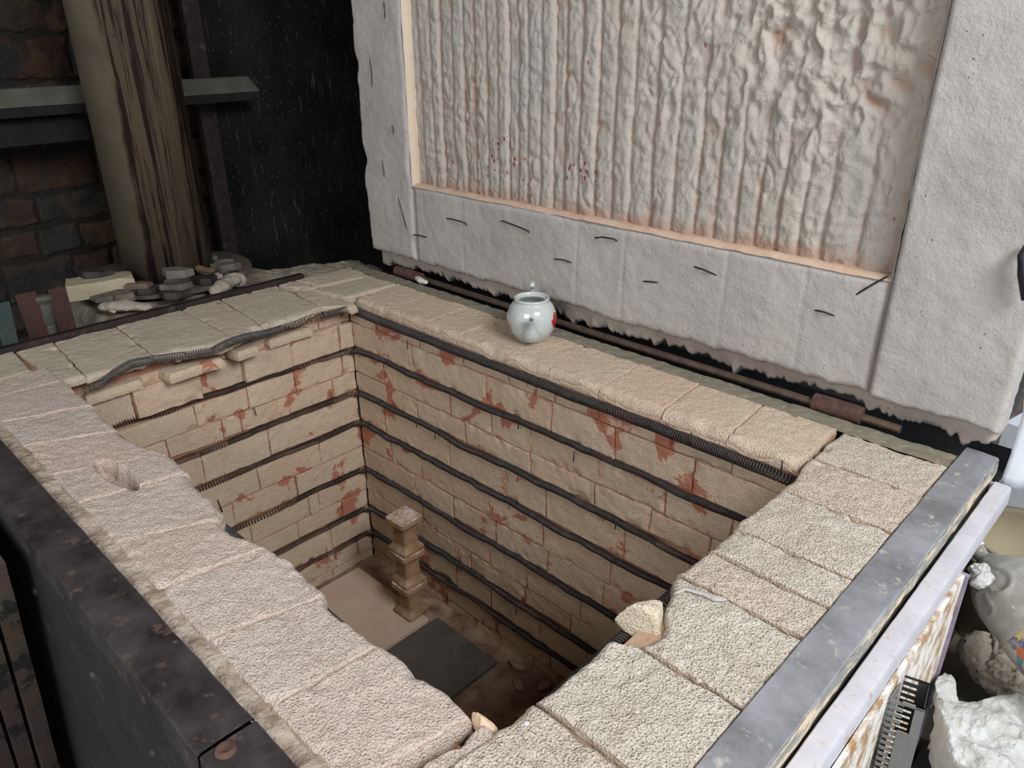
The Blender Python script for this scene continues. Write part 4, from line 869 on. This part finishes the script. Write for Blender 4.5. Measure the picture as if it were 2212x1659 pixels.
mod = o.modifiers.new('bevel', 'BEVEL'); mod.width = 0.004; mod.segments = 2; tag(o, 'dusty horizontal beam running behind the flue pipe across the dark wall', 'beam')
mb = MB(); mb.box(-1.23, -0.95, -2.6, -0.42, 0.50, 0.585); o = mb.build('wall_ledge', M_black, origin=(-1.1, -1.7, 0.55), smooth=False); tag(o, 'black ledge on the brick wall below the beam, left of the flue pipe', 'ledge')
# ---- uprights behind the dark rail, far left
M_red = simple('dull_red_strip', (0.060, 0.026, 0.020), (0.038, 0.018, 0.014), 20, 0.6, 0.001)
def upright(uv0, uv1, wd, x, mat, label, name='steel_strip', cat='steel strip', th=0.006, group=None):
    a = on(*uv0, 0, x); b = on(*uv1, 0, x); ext = (b - a) / np.linalg.norm(b - a); b2 = b + ext * 0.25
    mb = MB(); V = []
    for p in (a, b2):
        for dy in (-wd / 2, wd / 2):
            for dx in (0, -th): V.append(p + np.array([dx, dy, 0]))
    mb.add(V, [(0, 1, 3, 2), (4, 6, 7, 5), (0, 4, 5, 1), (2, 3, 7, 6), (0, 2, 6, 4), (1, 5, 7, 3)]); return tag(mb.build(name, mat, origin=b2, smooth=False), label, cat, group)
upright((54, 633), (88, 730), 0.058, -0.42, M_red, 'dull red upright steel strip left of the capped fitting')
upright((122, 622), (147, 712), 0.052, -0.42, M_red, 'dull red upright steel strip right of the capped fitting')
upright((2, 655), (22, 740), 0.045, -0.43, simple('teal_strip', (0.045, 0.065, 0.062), (0.035, 0.05, 0.048), 10), 'leftmost strip behind the dark rail, painted teal')
a = on(90, 636, 0, -0.44); b = on(112, 735, 0, -0.44); ax2 = (a - b) / np.linalg.norm(a - b)
fit = empty('capped_fitting', b - ax2 * 0.2, 'grey capped fitting with a ribbed stem between two red strips', 'fitting')
M_fit = simple('grey_fitting', (0.085, 0.083, 0.066), (0.06, 0.058, 0.048), 20, 0.5, 0.0005)
L_ = np.linalg.norm(a - b)
mb = MB(); lathe(mb, [(0.0, L_), (0.030, L_ - 0.001), (0.033, L_ - 0.006), (0.033, L_ - 0.016), (0.028, L_ - 0.020), (0.026, L_ - 0.03)], b, 32, axis=ax2); mb.build('cap', M_fit, fit)
mb = MB(); lathe(mb, [(0.026, L_ - 0.03), (0.025, L_ - 0.09), (0.020, L_ - 0.10)], b, 32, axis=ax2); mb.build('body', M_fit, fit)
mb = MB(); lathe(mb, [(0.020 + (0.004 if k % 2 else 0), L_ - 0.10 - 0.004 * k) for k in range(70)], b, 32, axis=ax2); mb.build('ribbed_stem', M_fit, fit)
# ---- weathered boards leaning by the near-left corner
t = NT('weathered_board', 0.85); c = t.mix(t.ramp(t.noise(9, 5, .6, t.scaled(1, 1, .5)), .4, .6), (0.085, 0.060, 0.040), (0.075, 0.05, 0.05)); c = t.mix(t.ramp(t.noise(16, 5, .65, t.scaled(1, 1, .6)), .53, .58), c, (0.020, 0.020, 0.018)); t.col(c); t.bump([(t.noise(40, 5), .003, .8)]); M_wboard = t.m
for k, lab in enumerate(['weathered flaking board nearest the dark casing at the left edge', 'middle one of the weathered boards leaning at the left edge', 'outermost weathered board cut off by the lower left corner']):
    p1 = on(24 - k * 42, 1211 + 30 * k, 2, -0.07 - 0.02 * k); p0 = on(103 - k * 42, 1659, 2, -0.90)
    y_ = -1.292 - 0.042 * k; 
    n = 40; s = np.linspace(0, 1, n); e1 = p1[None] * (1 - s)[:, None] + (p0 + (p0 - p1) * 0.5)[None] * s[:, None]; e1[:, 1] = y_ ; th = 0.034
    e1[:, 0] += 0.006 * fbm(np.stack([s * 1, s * 0 + k, s * 0], 1), 9, k, 3)
    e2 = e1 + np.array([0, -th, 0]); f1 = e1 + np.array([-0.5, 0, 0.0]); f2 = e2 + np.array([-0.5, 0, 0.0])
    mb = MB(); mb.grid(np.stack([f1, e1, e2, f2], 1), 0, closeu=False)
    b_ = mb.n; mb.add([f1[0], e1[0], e2[0], f2[0], f1[-1], e1[-1], e2[-1], f2[-1]], [(0, 1, 2, 3), (7, 6, 5, 4), (0, 3, 7, 4)])
    o = mb.build('weathered_board', M_wboard, origin=e1[-1], smooth=False); tag(o, lab, 'board', 'boards leaning at the left edge')
# ================================================================== RIGHT-HAND CLUTTER
# peeling panel beside the casing
mb = MB(); mb.box(2.036, 2.044, -0.75, -0.03, -0.75, -0.086); o = mb.build('peeling_panel', M_peel, origin=(2.04, -.3, -.75), smooth=False); tag(o, 'flaking brown and white panel under the pale steel flange', 'panel')
mb = MB(); mb.box(2.034, 2.050, -0.0295, -0.018, -0.75, -0.088); o = mb.build('purple_strip', simple('purple_paint', (0.24, 0.18, 0.26), (0.34, 0.28, 0.34), 20), origin=(2.04, -.02, -.75), smooth=False); tag(o, 'narrow purple painted strip along the edge of the flaking panel', 'strip')
# pale yellow bucket
t = NT('translucent_plastic', 0.45, 0.4); t.col(t.mix(t.ramp(t.noise(5, 4), .35, .65), (0.46, 0.40, 0.27), (0.38, 0.31, 0.20))); M_buck = t.m
bk = empty('bucket', (2.075, 0.47, -1.40), 'pale yellow plastic bucket in the gap beyond the flaking panel', 'bucket')
mb = MB(); lathe(mb, [(0.0, 0.86), (0.10, 0.86), (0.125, 1.14), (0.130, 1.145), (0.130, 1.155), (0.122, 1.155), (0.120, 1.14), (0.10, 0.87), (0.0, 0.87)], (2.075, 0.47, -1.40), 64); mb.build('tub', M_buck, bk)
mb = MB(); lathe(mb, [(0.123, 1.09), (0.1285, 1.092), (0.1285, 1.10), (0.124, 1.102)], (2.075, 0.47, -1.40), 64); mb.build('rim_band', M_buck, bk)
M_crate = simple('old_crate_wood', (0.16, 0.13, 0.10), (0.10, 0.08, 0.06), 10, 0.9, 0.003, 40)
mb = MB(); mb.box(2.005, 2.75, 0.0, 0.75, -1.40, -0.54); o = mb.build('wooden_crate', M_crate, origin=(2.3, .3, -1.4), smooth=False); tag(o, 'dull brown crate under the bucket and the clutter at the right', 'crate')
mb = MB(); mb.box(1.45, 3.2, 0.80, 2.6, -0.60, -0.55); o = mb.build('workbench', simple('dusty_bench', (0.20, 0.165, 0.125), (0.12, 0.10, 0.08), 12, 0.9, 0.004, 40), origin=(2.3, 1.7, -.6), smooth=False); tag(o, 'dusty brown bench top beyond the far right corner of the kiln', 'workbench')
# big dusty plastic bottle with a colourful label
JN = on(2112, 1196, 2, -0.13); JC = on(2205, 1300, 2, -0.17); ja = JC - JN; ja[2] = -0.045; ja /= np.linalg.norm(ja)
jug = empty('water_bottle', JC - np.array([0, 0, 0.085]), 'large dusty clear plastic bottle with a colourful label lying beyond the steel edge', 'bottle')
t = NT('dusty_clear_plastic', 0.35, 0.5); c = t.mix(t.ramp(t.noise(12, 5, .65), .42, .62), (0.30, 0.275, 0.24), (0.42, 0.40, 0.37)); c = t.mix(t.ramp(t.noise(40, 5, .7), .62, .68), c, (0.72, 0.72, 0.72)); t.col(c)
t.b.inputs['Transmission Weight'].default_value = 0.25; t.bump([(t.noise(14, 3), 0.006, 0.7)]); M_jug = t.m
def jfn(P):
    rel = P - JC; s = rel @ ja; rad = rel - s[..., None] * ja; r = np.linalg.norm(rad, axis=-1, keepdims=True) + 1e-9
    up = rad[..., 2:] / r
    # two moulded grip panels facing the viewer
    dent = 0
    for s0, u0, ds, du in ((-0.045, 0.55, 0.026, 0.22), (-0.02, -0.05, 0.022, 0.17)):
        e = np.sqrt(((s[..., None] - s0) / ds) ** 2 + ((up - u0) / du) ** 2); dent = dent - 0.006 * np.clip((1 - e) / 0.2, 0, 1) + 0.0045 * np.exp(-((e - 1.05) / 0.12) ** 2)
    return P + rad / r * dent
Lj = np.linalg.norm(JC - JN)
pf = [(0.0, -Lj - 0.012), (0.016, -Lj - 0.012), (0.016, -Lj), (0.014, -Lj + 0.004), (0.015, -Lj + 0.012), (0.035, -Lj + 0.03), (0.058, -Lj + 0.05), (0.073, -Lj + 0.075), (0.080, -Lj + 0.10), (0.082, 0.02), (0.080, 0.035), (0.083, 0.05), (0.083, 0.17), (0.078, 0.19), (0.06, 0.20), (0.0, 0.195)]
pf = np.array(pf); tt = np.linspace(0, len(pf) - 1, 120); pf = np.stack([np.interp(tt, range(len(pf)), pf[:, k]) for k in (0, 1)], 1)
mb = MB(); lathe(mb, pf, JC, 96, fn=jfn, axis=ja); mb.build('bottle_body', M_jug, jug)
mb = MB(); lathe(mb, [(0.0, -Lj - 0.034), (0.018, -Lj - 0.033), (0.020, -Lj - 0.028), (0.020, -Lj - 0.010), (0.017, -Lj - 0.008)], JC, 32, axis=ja); mb.build('bottle_cap', simple('white_cap', (0.7, 0.7, 0.68), (0.6, 0.6, 0.58)), jug)
t = NT('bottle_label', 0.4, 0.5); v = t.n('ShaderNodeTexVoronoi', feature='F1', distance='CHEBYCHEV'); v.inputs['Scale'].default_value = 42; v.inputs['Randomness'].default_value = 0.7; t.l(t.co, v.inputs['Vector'])
cr = t.n('ShaderNodeValToRGB'); sp_ = t.n('ShaderNodeSeparateColor'); t.l(v.outputs['Color'], sp_.inputs[0]); t.l(sp_.outputs[0], cr.inputs[0]); cr.color_ramp.interpolation = 'CONSTANT'
cols = [(0.0, (0.55, 0.42, 0.10)), (0.2, (0.08, 0.22, 0.28)), (0.38, (0.36, 0.35, 0.22)), (0.52, (0.10, 0.10, 0.22)), (0.68, (0.15, 0.32, 0.16)), (0.84, (0.50, 0.14, 0.06)), (0.92, (0.40, 0.38, 0.34))]
cr.color_ramp.elements[0].color = (*cols[0][1], 1); cr.color_ramp.elements[1].position = cols[1][0]; cr.color_ramp.elements[1].color = (*cols[1][1], 1)
for p_, c_ in cols[2:]: e_ = cr.color_ramp.elements.new(p_); e_.color = (*c_, 1)
t.col(t.mix(t.ramp(t.noise(30, 4), .5, .65), cr.outputs[0], (0.34, 0.31, 0.26))); M_label = t.m
mb = MB(); lathe(mb, [(0.0838, 0.055), (0.0842, 0.056), (0.0842, 0.15), (0.0838, 0.151)], JC, 96, axis=ja); mb.build('bottle_label', M_label, jug)
# wool
wool('wool_tuft', [(2.045, 0.045, -0.115), (2.060, 0.030, -0.105), (2.068, -0.005, -0.115)], [0.010, 0.018, 0.010], M_fib_white, 31, 'white wool tuft poking out beneath the pale steel flange', 'wool', 0.9, 60, 0.9, 40, n=50)
wool('wool_wad', [on(2085, 1385, 2, -.42), on(2130, 1420, 2, -.45), on(2200, 1440, 2, -.45), on(2260, 1500, 2, -.45)], [0.03, 0.065, 0.085, 0.08], M_fib_tan, 32, 'tan brown wad of old wool below the plastic bottle', 'wool', 0.6, 16, 0.6, 60, n=90)
def blanket(top, bot, z0, zs, thick, seed, label, n=150, m=80):
    T_ = np.array([on(u, v, 2, z0) for u, v in top]); B_ = np.array([on(u, v, 2, z0) for u, v in bot])
    def rs_(Q, k): 
        d = np.concatenate([[0], np.cumsum(np.linalg.norm(np.diff(Q, axis=0), axis=1))]); x = np.linspace(0, d[-1], k); return np.stack([np.interp(x, d, Q[:, c]) for c in range(3)], 1)
    a, b = rs_(T_, n), rs_(B_, n); v = np.linspace(0, 1, m)[None, :, None]
    P = a[:, None] * (1 - v) + b[:, None] * v
    dE = np.minimum(np.minimum(v[..., 0], 1 - v[..., 0]) * np.linalg.norm(a - b, axis=1)[:, None], 1.0)
    rnd_ = np.sqrt(np.clip(1 - np.clip(1 - dE / 0.030, 0, 1) ** 2, 0, 1))
    q = P + 0.02 * np.stack([fbm(P, 14, seed, 2), fbm(P, 14, seed + 1, 2), 0 * P[..., 0]], -1)
    fold = (1 - np.abs(fbm(q * np.array([1.2, 0.8, 1]), 17, seed + 2, 2)) * 2.2)
    P[..., 2] += (rnd_ - 1) * thick + zs * fold * 0.6 + 0.012 * fbm(P, 9, seed + 3, 2) + 0.0035 * (1 - np.abs(fbm(q, 60, seed + 4, 3)) * 2) + zs * 0.5 * fbm(q, 30, seed + 7, 2)
    P[..., :2] += 0.006 * np.stack([fbm(P, 40, seed + 5, 3), fbm(P, 40, seed + 6, 3)], -1)
    lowr = P.copy(); lowr[..., 2] = P[..., 2].min() - 0.004 
    mb = MB(); mb.grid(P, flip=True); ring = np.concatenate([P[:, 0], P[-1, 1:], P[::-1, -1][1:], P[0, ::-1][1:-1]]); lo = ring.copy(); lo[:, 2] -= thick * 0.5; lo[:, :2] = lo[:, :2] * 0.97 + lo[:, :2].mean(0) * 0.03
    mb.grid(np.stack([ring, (ring + lo) / 2 + 0.002, lo], 1), closeu=True)
    return tag(mb.build('wool_blanket', M_fib_white, origin=lo[lo[:, 2].argmin()]), label, 'wool blanket')
blanket([(2022, 1462), (2038, 1439), (2052, 1452), (2075, 1500), (2110, 1512), (2150, 1500), (2212, 1496), (2290, 1490)], [(2022, 1545), (2036, 1590), (2060, 1650), (2090, 1700), (2130, 1740), (2200, 1745), (2260, 1740), (2300, 1720)], -0.335, 0.024, 0.07, 71, 'thick crumpled white wool blanket in the lower right corner')
# grey slotted cable trunking
M_trunk = simple('grey_pvc', (0.17, 0.17, 0.16), (0.21, 0.21, 0.20), 8, 0.35, 0.0, spec=0.5); M_trunk_d = simple('shaded_pvc', (0.03, 0.03, 0.032), (0.04, 0.04, 0.042), 8, 0.5, 0)  # second plastic darkened to carry the shade inside the channel
tA, tB, tC, tD = [on(u, v, 2, -0.10) for u, v in ((1938, 1449), (2012, 1477), (2000, 1531), (1921, 1503))]
tA[0] = max(tA[0], 2.047); tD[0] = max(tD[0], 2.047)
tr = empty('cable_trunking', (tA + tC) / 2 + np.array([0, 0, -0.42]), 'grey slotted plastic cable trunking standing beside the kiln, its cover torn open', 'cable trunking')
dn = np.array([0.03, -0.02, -1.0])      # leans slightly
def wallq(p, q, f0, f1, z0, z1, mat, name, th=0.0016):
    a = p + (q - p) * f0; b = p + (q - p) * f1; nrm = np.cross(q - p, [0, 0, 1.0]); nrm = nrm / np.linalg.norm(nrm) * th
    V = [x + dn * z + o for z in (z0, z1) for x in (a, b) for o in (0 * nrm, nrm)]
    mb = MB(); mb.add(V, [(0, 1, 3, 2), (4, 6, 7, 5), (0, 4, 5, 1), (2, 3, 7, 6), (0, 2, 6, 4), (1, 5, 7, 3)]); return mb
def merge(ms, mat, name):
    mb = MB()
    for m_ in ms:
        for k_, V in enumerate(m_.V): mb.add(V, [], 0); 
        mb.F += [[i_ + mb.n - m_.n for i_ in f] for f in m_.F]; mb.M += m_.M
    return mb.build(name, mat, tr, smooth=False)
merge([wallq(tB, tC, 0, 1, 0, .42, 0, ''), wallq(tA, tB, 0.55, 1, 0, .42, 0, ''), wallq(tA, tB, 0, 1, 0, .004, 0, '')] + [wallq(tA, tB, 0, .55, .012 + .0125 * k, .0185 + .0125 * k, 0, '') for k in range(30)], M_trunk_d, 'channel')
for k in range(26):
    z_ = 0.004 + .0125 * k; merge([wallq(tD, tC, 0.0, 0.42 if k % 5 != 4 else 0.3, z_, z_ + 0.006, 0, ''), wallq(tA, tD, 0.3, 1, z_, z_ + 0.006, 0, '')], M_trunk, 'slot_finger')
merge([wallq(tD, tC, 0.72, 1.0, 0, .42, 0, '', 0.003), wallq(tD, tC, 0.35, 1.0, 0.0, .006, 0, '', 0.003), wallq(tD, tC, 0.38, 0.75, 0.060, .42, 0, '', 0.0035), wallq(tC + (tC - tB) * .02, tB, 0.0, 1.0, 0, .42, 0, '', -0.002)], M_trunk, 'trunking_cover')
mb = MB(); mb.box(2.037, 2.046, -1.1, -0.78, -0.46, -0.086); o = mb.build('steel_bracket', M_st_rail, origin=(2.04, -.7, -.4), smooth=False); tag(o, 'brown upright steel plate between the kiln and the cable trunking', 'bracket')
# junk under the window side: stool that carries the wool and trunking
mb = MB(); mb.box(2.06, 2.60, -1.0, -0.01, -1.40, -0.54); o = mb.build('storage_box', simple('dark_box', (0.015, 0.014, 0.013), (0.025, 0.022, 0.02)), origin=(2.3, -.5, -1.4), smooth=False); tag(o, 'dark box under the white wool at the lower right', 'box')
# white sheet and box past the right end of the lid
M_wsheet = simple('white_plastic', (0.80, 0.82, 0.86), (0.72, 0.74, 0.78), 6, 0.5, 0.002, 20)
n = 24; s = np.linspace(0, 1, n); S_, T_ = np.meshgrid(s, s, indexing='ij'); P = np.stack([2.000 + 0.25 * S_, 0.40 + 0.10 * S_ + 0.015 * np.sin(9 * T_), 0.55 - 0.66 * T_ + 0.06 * S_], -1) + 0.012 * fbm(np.stack([S_, T_, 0 * S_], -1), 4, 3, 3)[..., None]
mb = MB(); mb.grid(P); o = mb.build('plastic_sheet', M_wsheet); o.modifiers.new('solid', 'SOLIDIFY').thickness = 0.001; tag(o, 'crumpled white plastic sheet hanging past the right end of the lid', 'plastic sheet')
c = on(2195, 985, 2, -0.30); mb = MB(); mb.box(c[0] - 0.03, c[0] + 0.30, c[1], c[1] + 0.3, -0.54, -0.22, rot=-0.2); o = mb.build('white_carton', M_wsheet, origin=(c[0], c[1], -.54), smooth=False); tag(o, 'white carton at the right edge just below the plastic sheet', 'carton')
p = on(2206, 590, 1, LY - 0.03)
mb = MB(); mb.tube([p + np.array([-0.006, 0.02, 0.052]), p + np.array([-0.004, 0, 0.035]), p + np.array([0.004, 0, 0.0]), p + np.array([0.02, 0.0, -0.05])], [0.006, 0.011, 0.011, 0.008], 14); o = mb.build('black_clamp', M_staple, origin=p); tag(o, 'small black clamp hooked on the right edge of the fibre-covered lid', 'clamp')
